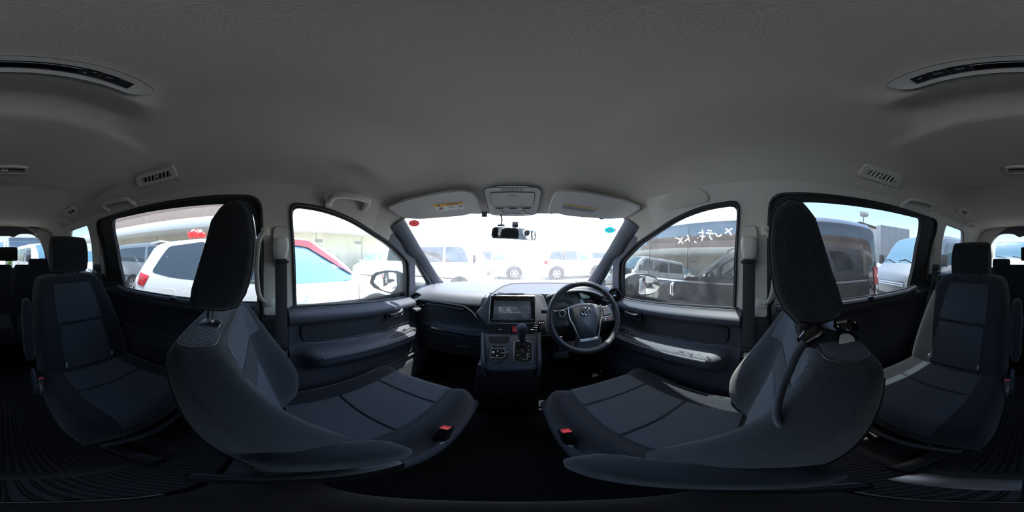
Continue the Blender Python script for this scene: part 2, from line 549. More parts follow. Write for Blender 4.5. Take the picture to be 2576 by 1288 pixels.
def T(th, y): return shell_ray((0, y, ZC), (sin(th), 0, cos(th)))
def SN(p):
    """unit normal of the lining, pointing into the cabin"""
    x, y, z = p[0], p[1], p[2] - ZC; e = 0.004
    g = Vector((FS(x + e, y, z) - FS(x - e, y, z), FS(x, y + e, z) - FS(x, y - e, z), FS(x, y, z + e) - FS(x, y, z - e)))
    return -g.normalized()
def TY(p): return (atan2(p[0], p[2] - ZC) * 0.5, p[1])
def yscreen(x, z):      # windscreen surface, z relative to the eye
    return 0.94 + (0.243 - z) * 1.34 - 0.25 * x * x - 1.6 * abs(x) ** 5
def onScreen(px, py):
    d = D(px, py); lo, hi = 0.3, 3.0
    f = lambda t: (EYE.y + d.y * t) - yscreen(EYE.x + d.x * t, d.z * t)
    for _ in range(40):
        m_ = (lo + hi) / 2
        if f(m_) < 0: lo = m_
        else: hi = m_
    return EYE + d * lo
M['paint'] = mat('mauve_grey_car_paint', (0.20, 0.185, 0.19), 0.35, metal=0.6, coat=0.8)
SK = 0.045     # lining to outer skin
def ty(y, z, side=-1):
    """(y, z rel) on the side -> parameter point; the true lining point at that y and z"""
    lo, hi = 0.1, 0.95
    for _ in range(20):
        mid = (lo + hi) / 2
        if FS(mid, y, z) < 0: lo = mid
        else: hi = mid
    return (atan2(side * lo, z) * 0.5, y)
def sidept(y, z, side=-1, off=0.0):
    t, yy = ty(y, z, side); p = T(t * 2, yy)
    return p + SN(p) * off
HOLES = {   # opening in the trim, (y, z) going round
  'front': roundpoly([(.122, .216), (.24, .211), (.334, .196), (.45, .167), (.6, .114), (.7, .080), (.81, .015), (.890, -.040), (.912, -.16), (.912, -.315), (.165, -.315), (.148, 0.0)],
                     [.03, .05, .05, .05, .05, .05, .04, .03, .03, .004, .004, .05], 3),
  'sail': roundpoly([(.962, -.012), (1.170, -.232), (1.11, -.275), (.992, -.290), (.975, -.15)], [.02, .03, .03, .01, .05], 3),
  'slide': roundpoly([(.004, .235), (-.10, .243), (-.5, .252), (-.95, .250), (-.995, .18), (-.985, -.30), (.014, -.30), (.012, .10)],
                     [.05, .05, .05, .07, .05, .004, .004, .05], 4),
  'rear': roundpoly([(-1.095, .242), (-1.45, .236), (-1.60, .05), (-1.63, -.14), (-1.19, -.155), (-1.150, .03)], [.03, .06, .06, .05, .03, .05], 4),
}
GLASS = {   # visible glass outline inside the rubber
  'front': roundpoly([(.132, .198), (.24, .193), (.334, .178), (.44, .152), (.59, .100), (.69, .064), (.80, -.002), (.868, -.050), (.885, -.16), (.885, -.312), (.175, -.312), (.160, 0.0)],
                     [.03, .05, .05, .05, .05, .05, .04, .03, .03, .004, .004, .05], 3),
  'slide': roundpoly([(-.030, .195), (-.12, .212), (-.5, .222), (-.80, .226), (-.838, .15), (-.838, -.06), (-.775, -.297), (-.010, -.297), (-.012, .10)],
                     [.05, .05, .05, .03, .05, .05, .004, .004, .05], 4),
}
def dens(loop, step=0.03):
    out = []
    for i in range(len(loop)):
        a = Vector(loop[i]); b = Vector(loop[(i + 1) % len(loop)])
        k = max(1, int((b - a).length / step))
        for j in range(k): out.append(a.lerp(b, j / k))
    return out
TH_B = radians(114)
def front_edge(th):
    lo, hi = 0.5, 1.40
    for _ in range(22):
        mid = (lo + hi) / 2; p = T(th, mid)
        if mid < yscreen(p.x, p.z - ZC): lo = mid
        else: hi = mid
    return lo
def build_shell():
    nth = 46
    fr = []
    for i in range(nth + 1):
        th = -TH_B + 2 * TH_B * i / nth
        fr.append((th * 0.5, front_edge(th)))
    YB = -1.96
    outline = [(-TH_B * .5, YB + 0.04 * i) for i in range(int((fr[0][1] - YB) / 0.04))] + fr
    right = [(TH_B * .5, YB + 0.04 * i) for i in range(int((fr[-1][1] - YB) / 0.04))]
    outline += right[::-1]
    outline += [(TH_B * .5 - TH_B * i / 40, YB) for i in range(1, 40)]
    holes = []
    for s in (-1, 1):
        for k in ('front', 'sail', 'slide', 'rear'):
            holes.append([ty(p[0], p[1], s) for p in dens(HOLES[k])])
    # seams that part the headliner from the pillar trims
    lines = []
    seam_z = lambda y: 0.285 - 0.01 * sstep(-1, -1.8, y)
    for s in (-1, 1):
        lines.append([ty(y / 100, seam_z(y / 100), s) for y in range(-194, 70, 4)])
        lines.append([ty(-1.94 + 0.04 * i, -.135, s) for i in range(0, 20) if -1.94 + .04 * i < -1.2])
        lines.append([ty(-1.02 - 0.03 * i, -.135, s) for i in range(0, 4)])
        lines.append([ty(0.03 + 0.03 * i, -.277, s) for i in range(0, 4)])
    extra = []
    y = -0.38
    while y < -0.09:
        for i in range(-26, 27): extra.append((radians(i * 1.7) * .5, y + (0.004 if i % 2 else 0)))
        y += 0.012
    V2, F = cdt(outline, holes, 0.034, lines, extra)
    P = [T(a * 2, y) for a, y in V2]; N = [SN(p) for p in P]
    reg = {k: [] for k in ('ceiling', 'wl', 'wr', 'al', 'ar', 'dl', 'dr')}
    for f in F:
        c = (P[f[0]] + P[f[1]] + P[f[2]]) / 3; z = c.z - ZC; s = 'l' if c.x < 0 else 'r'
        if abs(c.x) > .45 and c.y > .70 and c.y > 0.755 + (z - .21) * 0.55 and z < .225: k = 'a' + s
        elif abs(c.x) < .2 or z > seam_z(c.y): k = 'ceiling'
        elif c.y > .55: k = 'ceiling'
        elif (c.y < -1.0 and z < -.135) or z < -.277: k = 'd' + s
        else: k = 'w' + s
        reg[k].append(f)
    spec = [('ceiling', 'ceiling', 'headliner'), ('wl', 'wall_left', 'trim'), ('wr', 'wall_right', 'trim'),
            ('al', 'trim_1', 'pillar'), ('ar', 'trim_2', 'pillar'), ('dl', 'trim_3', 'dark'), ('dr', 'trim_4', 'dark')]
    labs = {'ceiling': 'grey cloth headliner of the cabin', 'wall_left': 'light grey pillar trim along the left of the cabin',
            'wall_right': 'light grey pillar trim along the right of the cabin', 'trim_1': 'slate windscreen pillar trim on the passenger side',
            'trim_2': 'slate windscreen pillar trim on the driver side', 'trim_3': 'black lower quarter trim on the left', 'trim_4': 'black lower quarter trim on the right'}
    for k, nm, mt in spec:
        idx = {}; vs = []; fs = []
        for f in reg[k]:
            q = []
            for i in f:
                if i not in idx: idx[i] = len(vs); vs.append(i)
                q.append(idx[i])
            fs.append(q)
        top = [P[i] for i in vs]; offs = [-N[i] * SK for i in vs]
        V, FF = thicken(top, fs, offs)
        o = obj(nm, V, FF, M[mt], angle=50)
        o.data.materials.append(M['paint'])
        nt = len(fs)
        # outer skin faces carry the car's paint
        me = o.data
        for p in me.polygons:
            if all(i >= 0 for i in p.vertices):
                c = p.center; q = FS(c.x, c.y, c.z - ZC)
                if q > SK * 0.75: p.material_index = 1
        tag(o, labs[nm], None, None, 'structure')
build_shell()
def shell_patch(loop_ty, off, thick, holes=(), step=0.03):
    """solid following the lining: loops in parameter space"""
    V2, F = cdt(loop_ty, holes, step)
    P = [T(a * 2, y) for a, y in V2]; N = [SN(p) for p in P]
    return thicken([p + n * off for p, n in zip(P, N)], F, [-n * thick for n in N])
def px_patch(loop_px, off, thick, step=0.03, rnd=None, holes=()):
    L = [Vector(p) for p in loop_px]
    if rnd: L = roundpoly(L, rnd, 4)
    conv = lambda loop: [TY(S(p[0], p[1])) for p in loop]
    return shell_patch(conv(L), off, thick, [conv(h) for h in holes], step)

# ------------------------------------------------------------------ windows
wn_i = 0
WIN = {}
for s, sd in ((-1, 'passenger'), (1, 'driver')):
    for k, gm, lab in (('front', 'glass_door', 'front door window on the %s side' % sd), ('sail', 'glass_door', 'small triangular window by the %s side pillar' % sd),
                  ('slide', 'glass_tint', 'sliding door window behind the %s seat' % sd), ('rear', 'glass_tint', 'rear quarter window behind the %s side seats' % sd)):
        wn_i += 1
        loop = [ty(p[0], p[1], s) for p in dens(HOLES[k])]
        w = obj('window_%d' % wn_i, *shell_patch(loop, -0.030, 0.003, step=0.06), M[gm])
        tag(w, lab, None, None, 'structure'); WIN[(k, s)] = w
        if k in GLASS:
            inner = [ty(p[0], p[1], s) for p in dens(GLASS[k])]
            obj('window_seal', *shell_patch(loop, -0.006, 0.026, [inner], step=0.05), M['rubber'], w)
            # bright edge strip on the trim opening
            pts = [T(a * 2, y) for a, y in loop]
            sel = [p + SN(p) * 0.001 for p in pts if p.z - ZC > (-.26)]
            if k == 'front':
                bar = [(sidept(.915, z / 100, s, -0.012)) for z in range(-30, -4, 3)]
                obj('channel_strip', *tube(bar, 0.006, 6), M['satin'], w)
            # weather seal bead round the opening
            i0 = max(range(len(pts)), key=lambda i: (pts[i] - pts[i - 1]).length)
            obj('weather_strip', *tube([p + SN(p) * 0.002 for p in pts], 0.006, 6, closed=True), M['rubber'], w)
        else:
            pts = [T(a * 2, y) for a, y in loop]
            obj('weather_strip', *tube([p - SN(p) * 0.014 for p in pts], 0.006, 6, closed=True), M['rubber'], w)
# windscreen
def build_screen():
    out = []
    n = 30
    top = []
    for i in range(n + 1):
        th = radians(-72 + 144 * i / n); y = front_edge(th); p = T(th, y); top.append(p)
    V = []; m = 14
    P = []
    for j in range(m + 1):
        for i in range(n + 1):
            p = top[i]; f = j / m
            zt = p.z - ZC; zb = -0.30
            z = zt + (zb - zt) * f
            x = p.x * (1 + 0.05 * f)
            P.append(Vector((x, yscreen(x, z) + 0.012, z + ZC)))
    F = [(j * (n + 1) + i, j * (n + 1) + i + 1, (j + 1) * (n + 1) + i + 1, (j + 1) * (n + 1) + i) for j in range(m) for i in range(n)]
    w = obj('window_9', P, F, M['glass_front'])
    tag(w, 'wide dusty windscreen ahead of the dashboard', None, None, 'structure')
    return w
WIN['screen'] = build_screen()
# inner pillar covers beside the windscreen
def pillar_cover(side):
    inn = [(1016, 549), (1030, 574), (1045, 600), (1060, 626), (1076, 652), (1092, 678), (1104, 696), (1116, 710)]
    out = [(982, 573), (995, 593), (1010, 613), (1024, 638), (1046, 653), (1067, 682), (1084, 708), (1094, 728)]
    if side > 0:
        inn = [(2590 - a, b) for a, b in inn]; out = [(2590 - a, b) for a, b in out]
    rings = []
    for (a, b) in zip(spline([(p[0], p[1], 0) for p in inn], 3), spline([(p[0], p[1], 0) for p in out], 3)):
        I = onScreen(a.x, a.y); O = S(b.x, b.y); m_ = (I + O) / 2
        n = (EYE - m_); n = (n - (I - O).normalized() * n.dot((I - O).normalized())).normalized()
        w_ = (I - O).length
        rings.append([I - n * .02, I + n * .001, I.lerp(O, .2) + n * w_ * .10, m_ + n * w_ * .15, I.lerp(O, .8) + n * w_ * .10, O + n * .002, O - n * .02])
    o = obj('trim_%d' % (5 if side < 0 else 6), *loft(rings), M['pillar'], angle=60)
    tag(o, 'slate cover of the windscreen pillar, %s side' % ('passenger' if side < 0 else 'driver'), None, None, 'structure')
pillar_cover(-1); pillar_cover(1)
# ================================================================== things on the headliner
def sp(px, py, off=0.0):
    p = S(px, py); return p + SN(p) * off
def thing_at(name, px, py, label, cat, group=None):
    return empty(name, S(px, py), label, cat, group)
def shell_frame(px, py, du=(1, 0, 0)):
    """local frame on the lining: origin, u along DU, v, n into the cabin"""
    p = S(px, py); n = SN(p); u = Vector(du); u = (u - n * u.dot(n)).normalized(); v = n.cross(u)
    return p, u, v, n
def dens_px(loop, step=14): return dens(loop, step)

# sun visors
def visor(side):
    L = side < 0
    out = [(968, 516), (1020, 492), (1110, 473), (1168, 467), (1192, 474), (1203, 497), (1210, 524), (1204, 528), (1190, 522), (1182, 527), (1160, 532), (1050, 541), (1010, 541)]
    rec = [(962, 515), (1015, 488), (1108, 467), (1170, 461), (1200, 468), (1214, 500), (1224, 538), (1100, 546), (1018, 554), (985, 535)]
    if not L:
        out = [(2588 - a + 2, b) for a, b in out][::-1]
        rec = [(2588 - a + 2, b) for a, b in rec][::-1]
    v = empty('sun_visor', S(*out[3]), 'light grey sun visor with an orange and white airbag label' if L else 'light grey sun visor with a faded striped label above the steering wheel', 'sun visor', 'sun visors')
    o2 = [TY(S(p[0], p[1])) for p in dens_px(roundpoly(out, [8, 30, 30, 14, 14, 20, 5, 5, 5, 6, 30, 20, 14], 4), 12)]
    obj('panel', *shell_patch(o2, 0.033, 0.014, step=0.022), M['trim_visor'], v, angle=60)
    # thin rim (folded edge)
    pts = [T(a * 2, y) for a, y in o2]
    obj('edge_piping', *tube([p + SN(p) * 0.026 for p in pts], 0.0058, 6, closed=True), M['trim_visor'], v)
    # clip beside the notch
    c = (1184, 526) if L else (1404, 526)
    o, u, w, n = shell_frame(*c)
    obj('clip', *tube([o + u * -.012 + n * .004, o + u * -.010 + n * .022, o + u * .010 + n * .022, o + u * .012 + n * .004], 0.005, 8), M['console'], v)
    # pivot arm
    c = (1020, 545) if L else (1568, 545)
    obj('pivot_arm', *tube([sp(c[0] - 20 * side, c[1] - 6, .012), sp(c[0], c[1] - 2, .016), sp(c[0] + 8 * side, c[1] + 4, .004)], 0.005, 8), M['trim'], v)
    # label
    if L:
        q = [(1090, 503), (1163, 495), (1171, 513), (1110, 520), (1102, 518)]
        sheet = px_patch(dens_px(q, 10), 0.0338, 0.0006, 0.03)
        lb = obj('airbag_label', *sheet, M['white'], v)
        obj('label_header', *px_patch(dens_px([(1090, 503), (1163, 495), (1166, 501), (1095, 509)], 10), 0.0342, 0.0006, 0.03), M['orange'], lb)
        a, b = sp(1124, 502.5, .0345), sp(1154, 498.8, .0345)
        u = (b - a); n = SN(S(1140, 501))
        text('label_word', 'AIRBAG', (a + b) / 2, u, n.cross(u.normalized()) , 0.0165, M['ink'], lb)
        t = [sp(1101, 506.6, .0347), sp(1108, 505.6, .0347), sp(1103.6, 501.8, .0347)]
        obj('warning_triangle', *slab(t, 0.0006, n=SN(S(1104, 505))), M['ink'], lb)
        o, u, w, n = shell_frame(1111, 512.5); o = o + n * .0342
        # prohibition ring with bar, child seat sign, passenger sign, book sign
        r_ = [(.0115 * cos(a * pi / 12), .0095 * sin(a * pi / 12)) for a in range(25)]
        obj('prohibition_sign', *strokes([r_, [(-.008, .006), (.008, -.006)], ], o, u, w, 0.0022), M['inkred'], lb)
        obj('child_seat_sign', *strokes([[(-.006, -.003), (.0, .003), (.006, .001)], [(-.002, -.004), (.005, -.003)]], o, u, w, 0.0015), M['ink'], lb)
        o, u, w, n = shell_frame(1137, 509); o = o + n * .0342
        obj('seat_position_sign', *strokes([[(-.013, .002), (-.007, .005), (-.003, .0)], [(-.001, -.004), (.003, .002), (-.001, .005)], [(.008, .001), (.012, .004)], [(.015, -.005), (.019, .002), (.018, -.005)], [(.006, .004), (.009, .005)]], o, u, w, 0.0018), M['ink'], lb)
        o, u, w, n = shell_frame(1160, 505.5); o = o + n * .0342
        obj('manual_sign', *strokes([[(-.008, .004), (-.008, -.003), (0, -.004), (.008, -.003), (.008, .004), (0, .003), (-.008, .004)], [(0, .003), (0, -.004)], [(-.006, -.008), (.006, -.008)], [(-.006, -.0105), (.005, -.0105)]], o, u, w, 0.0011), M['inkgrey'], lb)
        for x in (1126, 1151):
            obj('label_rule', *tube([sp(x, 504.5 if x < 1140 else 501.5, .0343), sp(x + 5, 519 if x < 1140 else 515, .0343)], 0.0005, 4), M['inkgrey'], lb)
    else:
        q = [(1415, 499), (1502, 514), (1490, 524), (1409, 513)]
        lb = obj('caution_label', *px_patch(dens_px(q, 10), 0.0336, 0.0006, 0.03), mat('aged_label', (0.42, 0.43, 0.42), 0.6), v)
        obj('label_header', *px_patch(dens_px([(1415, 499), (1503, 512.5), (1500, 516), (1414, 503)], 10), 0.0340, 0.0006, 0.03), mat('faded_orange', (0.62, 0.42, 0.16), 0.6), lb)
        for i in range(4):
            y0 = 505.4 + i * 2.0
            obj('print_line', *tube([sp(1416 - i * .8, y0, .0339), sp(1458, y0 + 6.6, .0339), sp(1496 - i * 2, y0 + 12.4 - i * .3, .0339)], 0.0006, 4), M['inkgrey'], lb)
        o, u, w, n = shell_frame(1436, 504.6); o = o + n * .0342
        obj('warning_mark', *strokes([[(-.004, -.003), (0, .004), (.004, -.003), (-.004, -.003)]], o, u, w, 0.001), M['ink'], lb)
    return v
visor(-1); visor(1)

# overhead console with map lamps
def overhead_console():
    c = empty('overhead_console', S(1290, 505), 'grey overhead console with sunglass flap and two map lamp buttons', 'overhead console')
    out = roundpoly([(1216, 472), (1252, 463), (1328, 463), (1362, 472), (1358, 505), (1350, 536), (1318, 540), (1262, 540), (1232, 536), (1224, 505)], [10, 20, 20, 10, 20, 8, 20, 20, 8, 20], 4)
    o2 = [TY(S(p[0], p[1])) for p in dens_px(out, 10)]
    obj('housing', *shell_patch(o2, 0.010, 0.02, step=0.02), M['console'], c, angle=60)
    pts = [T(a * 2, y) for a, y in o2]
    obj('housing_edge', *tube([p + SN(p) * 0.0085 for p in pts], 0.0022, 6, closed=True), M['darkb'], c)
    # microphone cover
    mi = obj('microphone_cover', *px_patch(dens_px(roundpoly([(1232, 468), (1345, 468), (1342, 477), (1235, 477)], 3), 8), 0.0122, 0.004, 0.02), M['console'], c)
    for r_ in range(3):
        for k in (-24, -15.5, -7, 0, 6, 14, 23.5):
            o, u, w, n = shell_frame(1288 + k, 469.8 + r_ * 2.4)
            obj('grille_slot', *plate(rrect(.0085, .0022, .0008, 2), o + n * .0128, u, w, .001), M['ink'], mi)
    fl = obj('sunglass_flap', *px_patch(dens_px(roundpoly([(1233, 480), (1289, 478.5), (1345, 480), (1341, 513), (1289, 514), (1238, 513)], [6, 20, 6, 8, 20, 8], 4), 8), 0.0135, 0.005, 0.02), M['console'], c)
    fo = [TY(S(p[0], p[1])) for p in dens_px(roundpoly([(1233, 480), (1289, 478.5), (1345, 480), (1341, 513), (1289, 514), (1238, 513)], [6, 20, 6, 8, 20, 8], 4), 8)]
    obj('flap_gap', *tube([p + SN(p) * 0.0108 for p in [T(a * 2, y) for a, y in fo]], 0.0028, 6, closed=True), M['ink'], c)
    obj('flap_push_mark', *px_patch(dens_px(roundpoly([(1279, 485), (1298, 485), (1298, 488.5), (1279, 488.5)], 1.5), 6), 0.0142, 0.001, 0.02), mat('push_mark', (.36, .31, .31), .6), fl)
    lp = obj('lamp_bezel', *px_patch(dens_px(roundpoly([(1240, 518), (1288, 517), (1340, 518), (1337, 533), (1288, 535), (1246, 533)], 5, 4), 8), 0.0125, 0.005, 0.02), M['console'], c)
    for x in (1262, 1317):
        o, u, w, n = shell_frame(x, 529)
        obj('lamp_button', *lathe([(.001, .0195), (.010, .019), (.013, .017), (.014, .012)], o, n, 18), M['trim'], lp)
    for x0, x1 in ((1247, 1266), (1280, 1300), (1314, 1334)):
        obj('slide_switch', *tube([sp(x0, 519.5, .0128), sp((x0 + x1) / 2, 519, .0155), sp(x1, 520, .0128)], 0.0028, 6), M['darkb'], lp)
    obj('lens_strip', *tube([sp(1248, 534, .0122), sp(1270, 535.5, .0125), sp(1288, 534.6, .0128), sp(1310, 535.5, .0125), sp(1334, 534, .0122)], 0.0024, 6), M['satin'], lp)
overhead_console()

# ceiling air vents
def vent(quad, name_label, grp, slats, mt='trim'):
    cx = sum(p[0] for p in quad) / 4; cyy = sum(p[1] for p in quad) / 4
    v = empty('ceiling_vent', S(cx, cyy), name_label, 'air vent', grp)
    k = lambda f: [((p[0] - cx) * f + cx, (p[1] - cyy) * f + cyy) for p in quad]
    o_out = dens_px(roundpoly(quad, min(abs(quad[1][0] - quad[0][0]), 40) * .2, 4), 8)
    def inner(fx, fy):
        A, B, C, Dd = [Vector(p) for p in quad]
        f = lambda s, t: (A.lerp(B, s)).lerp(Dd.lerp(C, s), t)
        return [f(fx, fy), f(1 - fx, fy), f(1 - fx, 1 - fy), f(fx, 1 - fy)]
    i1 = dens_px(roundpoly([tuple(p) for p in inner(.12, .26)], 4, 3), 6)
    obj('bezel', *px_patch(o_out, 0.013, 0.013, 0.03, holes=[i1]), M[mt], v, angle=60)
    obj('duct', *px_patch(i1, 0.0022, 0.002, 0.03), M['black'], v)
    A, B, C, Dd = [Vector(p) for p in inner(.12, .26)]
    for i in range(slats):
        s = (i + .5) / slats
        a = A.lerp(B, s + .03); b = Dd.lerp(C, s - .03)
        a = sp(a.x, a.y, .0075); b = sp(b.x, b.y, .0075); n = SN((a + b) / 2)
        ax = (b - a).normalized(); wd = n.cross(ax)
        w_ = (sp(*B, .003) - sp(*A, .003)).length / slats * .27
        q = (n * .4 + wd * .9).normalized()
        obj('slat', *tube([a, b], w_, 6, flat=.28, up=q), M[mt], v)
    m_ = (A + B + C + Dd) / 4
    obj('slat_knob', *lathe([(.001, .014), (.004, .0135), (.0045, .004)], sp(m_.x, m_.y), SN(S(m_.x, m_.y)), 10), M[mt], v)
vent([(341, 442), (437, 413), (449, 444), (353, 468)], 'slatted ceiling air vent above the left sliding door', 'ceiling air vents', 8)
vent([(2177, 410), (2270, 440), (2258, 471), (2157, 440)], 'slatted ceiling air vent above the right sliding door', 'ceiling air vents', 8)
vent([(161, 530), (184, 516), (201, 530), (176, 543)], 'small ceiling air vent by the left rear quarter window', 'ceiling air vents', 3)
vent([(2406, 531), (2420, 519), (2444, 534), (2431, 545)], 'small ceiling air vent by the right rear quarter window', 'ceiling air vents', 3)

# grab handles
def grab(px_a, px_b, label, th=0.012, lift=0.026, grp='assist grips'):
    a, b = S(*px_a), S(*px_b); c = (a + b) / 2
    g = empty('grab_handle', c, label, 'grab handle', grp)
    n = SN(c); ax = (b - a).normalized(); up = n.cross(ax).normalized()
    if up.z < 0: up = -up
    L = (b - a).length / 2
    c = c + up * lift; c = c - n * max(0.0, FS(c.x, c.y, c.z - ZC) * -1 - .002)
    dn = -up
    P = [c - ax * L * .92 + dn * .038 + n * .004, c - ax * L * .95 + dn * .022 + n * .018, c - ax * L * .86 + up * .004 + n * .030, c - ax * L * .5 + up * .012 + n * .036,
         c + up * .014 + n * .038, c + ax * L * .5 + up * .012 + n * .036, c + ax * L * .86 + up * .004 + n * .030, c + ax * L * .95 + dn * .022 + n * .018, c + ax * L * .92 + dn * .038 + n * .004]
    obj('grip', *tube(spline(P, 5), th, 10, flat=.75), M['handle'], g)
    for s in (-1, 1):
        obj('mount', *box(c + ax * L * .92 * s + dn * .036 + n * .006, (.03, .03, .016), .005, Matrix((ax, up, n)).transposed().to_4x4()), M['handle'], g)
    # recess pad behind the grip
    R = [c + ax * L * x + up * y - n * .0 for x, y in [(p[0], p[1]) for p in roundpoly([(-1.05, -.052), (1.05, -.052), (1.02, .032), (-1.02, .032)], .02, 4)]]
    return g
grab((822, 500), (920, 512), 'grey grab handle above the passenger door window', .016, .013)
grab((268, 524), (340, 508), 'grey grab handle above the left sliding door')
grab((2268, 510), (2338, 524), 'grey grab handle above the right sliding door')
grab((152, 562), (183, 558), 'small grey grab handle by the left rear quarter window', .009)
grab((2424, 563), (2448, 567), 'small grey grab handle by the right rear quarter window', .009)
# filler boss where the driver side has no handle
b_ = empty('handle_cover', S(1720, 505), 'smooth blanking cover above the driver door window', 'blanking cover')
obj('cover', *px_patch(dens_px(roundpoly([(1655, 512), (1690, 484), (1752, 470), (1775, 482), (1788, 505), (1740, 516), (1680, 530)], 12, 4), 10), 0.008, 0.010, 0.025), M['headliner'], b_, angle=70)

# rear climate panel on the ceiling
def rear_panel():
    c = empty('rear_climate_panel', T(0, -0.165), 'long ceiling climate panel with black buttons behind the front seats', 'control panel')
    conv = lambda P: [(atan2(p[0], zroof(p[0], p[1])) * .5, p[1]) for p in P]
    def strip(x0, x1, y0, y1, off, th, nm, mt, par):
        return obj(nm, *shell_patch(conv(dens([(x0, y0), (x1, y0), (x1, y1), (x0, y1)], .012)), off, th, step=0.012), M[mt], par)
    body = roundpoly([(-.192, -.150), (-.15, -.1455), (0, -.145), (.15, -.1455), (.192, -.150), (.180, -.176), (.16, -.184), (0, -.186), (-.16, -.184), (-.180, -.176)],
                     [.015, .05, .05, .05, .015, .012, .03, .05, .03, .012], 3)
    loop = conv(dens(body, .012))
    obj('panel_frame', *shell_patch(loop, 0.008, 0.012, step=0.012), M['console'], c, angle=60)
    pts = [T(a * 2, y) for a, y in loop]
    obj('panel_edge', *tube([p + SN(p) * 0.006 for p in pts], 0.0012, 6, closed=True), M['ink'], c)
    disp = strip(-.069, .069, -.157, -.175, .0105, .004, 'display', 'piano', c)
    obj('display_rim', *tube([T(atan2(x / 100, zroof(x / 100, -.158)), -.158) + Vector((0, 0, -.0112)) for x in range(-7, 8)], 0.0012, 6), M['satin'], disp)
    for s in (-1, 1):
        xs = [.070, .0985, .1255, .151]
        for i in range(3):
            x0, x1 = xs[i] * s, xs[i + 1] * s - .0012 * s
            b = strip(min(x0, x1), max(x0, x1), -.157 - .0008 * i, -.175, .0105, .004, 'panel_button', 'black', c)
            xm = (x0 + x1) / 2; ym = -.166
            p = T(atan2(xm, zroof(xm, ym)), ym); n = SN(p); o = p + n * .0112
            u = Vector((-1, 0, 0)); u = (u - n * u.dot(n)).normalized(); v = n.cross(u)
            if s > 0: text('button_print', ('TEMP', 'AUTO', 'OFF')[i], o, u, v, .0046, M['white'], b)
            elif i == 0:
                for k in (-1, 1): obj('arrow_mark', *plate([(-.002, -.001), (.002, -.001), (0, .0016)], o + u * .005 * k + v * .003 * k, u, v, .0004), M['white'], b)
            elif i == 1: obj('airflow_mark', *strokes([[(-.005, -.001), (-.002, .001), (.002, 0), (.005, .001)]], o, u, v, .0007), M['white'], b)
rear_panel()
# rear dome lamp
def dome():
    c = empty('dome_lamp', T(0, -.64), 'rectangular ceiling dome lamp with clear lens over the second row', 'dome lamp')
    p = T(0.02, -.645); n = SN(p); u = Vector((1, 0, 0)); v = n.cross(u)
    obj('bezel', *ringplate(rrect(.185, .062, .014), rrect(.162, .042, .010), p + n * .010, u, v, .012), M['trim'], c)
    obj('reflector', *plate(rrect(.166, .046, .010), p + n * .002, u, v, .003), M['chrome'], c)
    obj('lens', *plate(rrect(.163, .043, .010), p + n * .008, u, v, .002), M['clear'], c)
    obj('switch', *box(p + n * .009 , (.03, .014, .006), .002), M['trim'], c)
dome()
# front mirror, dash camera, cable, toll sensor
def rear_mirror():
    c = empty('rear_view_mirror', onY(1294, 588, .93), 'rear view mirror on the windscreen reflecting the cabin', 'mirror')
    O = onY(1294, 588, .915)
    n = (EYE - O).normalized()
    # tilt the glass to the driver
    n = (n + Vector((.20, 0, .02))).normalized()
    u, v, w = frame(n); 
    rot = Matrix.Rotation(radians(-1.5), 3, w); u = rot @ u; v = rot @ v
    sh = roundpoly([(-.124, -.028), (.124, -.030), (.122, .022), (.05, .030), (-.118, .030)], [.02, .02, .02, .05, .02], 5)
    sh = [(p.x, p.y) for p in sh]
    obj('housing', *plate([(x * 1.05, y * 1.1) for x, y in sh], O - w * .001, u, v, .03, .004), M['black'], c)
    obj('mirror_glass', *plate(sh, O, u, v, .003, .001), M['mirror'], c)
    top = onScreen(1298, 565)
    obj('stem', *tube([O - w * .028, O - w * .05 + Vector((0, 0, .02)), top + Vector((0, -.01, 0))], [.010, .009, .012], 8), M['black'], c)
    return c
rear_mirror()
def dash_camera():
    O = onScreen(1296, 566)
    c = empty('sensor_camera', O, 'small black camera block on the windscreen above the mirror', 'camera')
    f = Matrix.Rotation(radians(-50), 4, 'X')
    obj('housing', *box(O + Vector((0, -.018, -.002)), (.036, .03, .036), .006), M['black'], c)
    obj('lens_cover', *box(O + Vector((0, -.034, .004)), (.028, .004, .020), .003), M['satin'], c)
dash_camera()
def toll_sensor():
    O = onScreen(1261, 568)
    c = empty('antenna_unit', O, 'thin black antenna unit with a cable at the top of the windscreen', 'antenna')
    obj('housing', *box(O + Vector((0, -.012, 0)), (.044, .03, .010), .003), M['black'], c)
    obj('cable', *tube(spline([O + Vector((0, -.012, .004)), onScreen(1263, 553) + Vector((0, -.015, 0)), onScreen(1258, 538) + Vector((0, -.02, .004))], 5), .0045, 8), M['black'], c)
toll_sensor()
# pads that show under the header on the glass
for i, (x, y, w_, h_, t_) in enumerate([(1073, 547, 14, 4, 'first dark pad on the windscreen below the passenger visor'), (1131, 541, 12, 2.5, 'second dark pad on the windscreen below the passenger visor'),
                               (1219, 541, 13, 8, 'dark square pad on the windscreen beside the overhead console'),
                               (1467, 545, 12, 2.5, 'first dark pad on the windscreen below the driver visor'), (1513, 550, 11, 2.5, 'second dark pad on the windscreen below the driver visor')]):
    P = [onScreen(x - w_ / 2, y - h_ / 2 - 4), onScreen(x + w_ / 2, y - h_ / 2 - 4), onScreen(x + w_ / 2, y + h_ / 2), onScreen(x - w_ / 2, y + h_ / 2)]
    tag(obj('glass_pad', *slab([p + Vector((0, -.004, 0)) for p in P], .004), M['darkb']), t_, 'pad', 'windscreen edge pads')
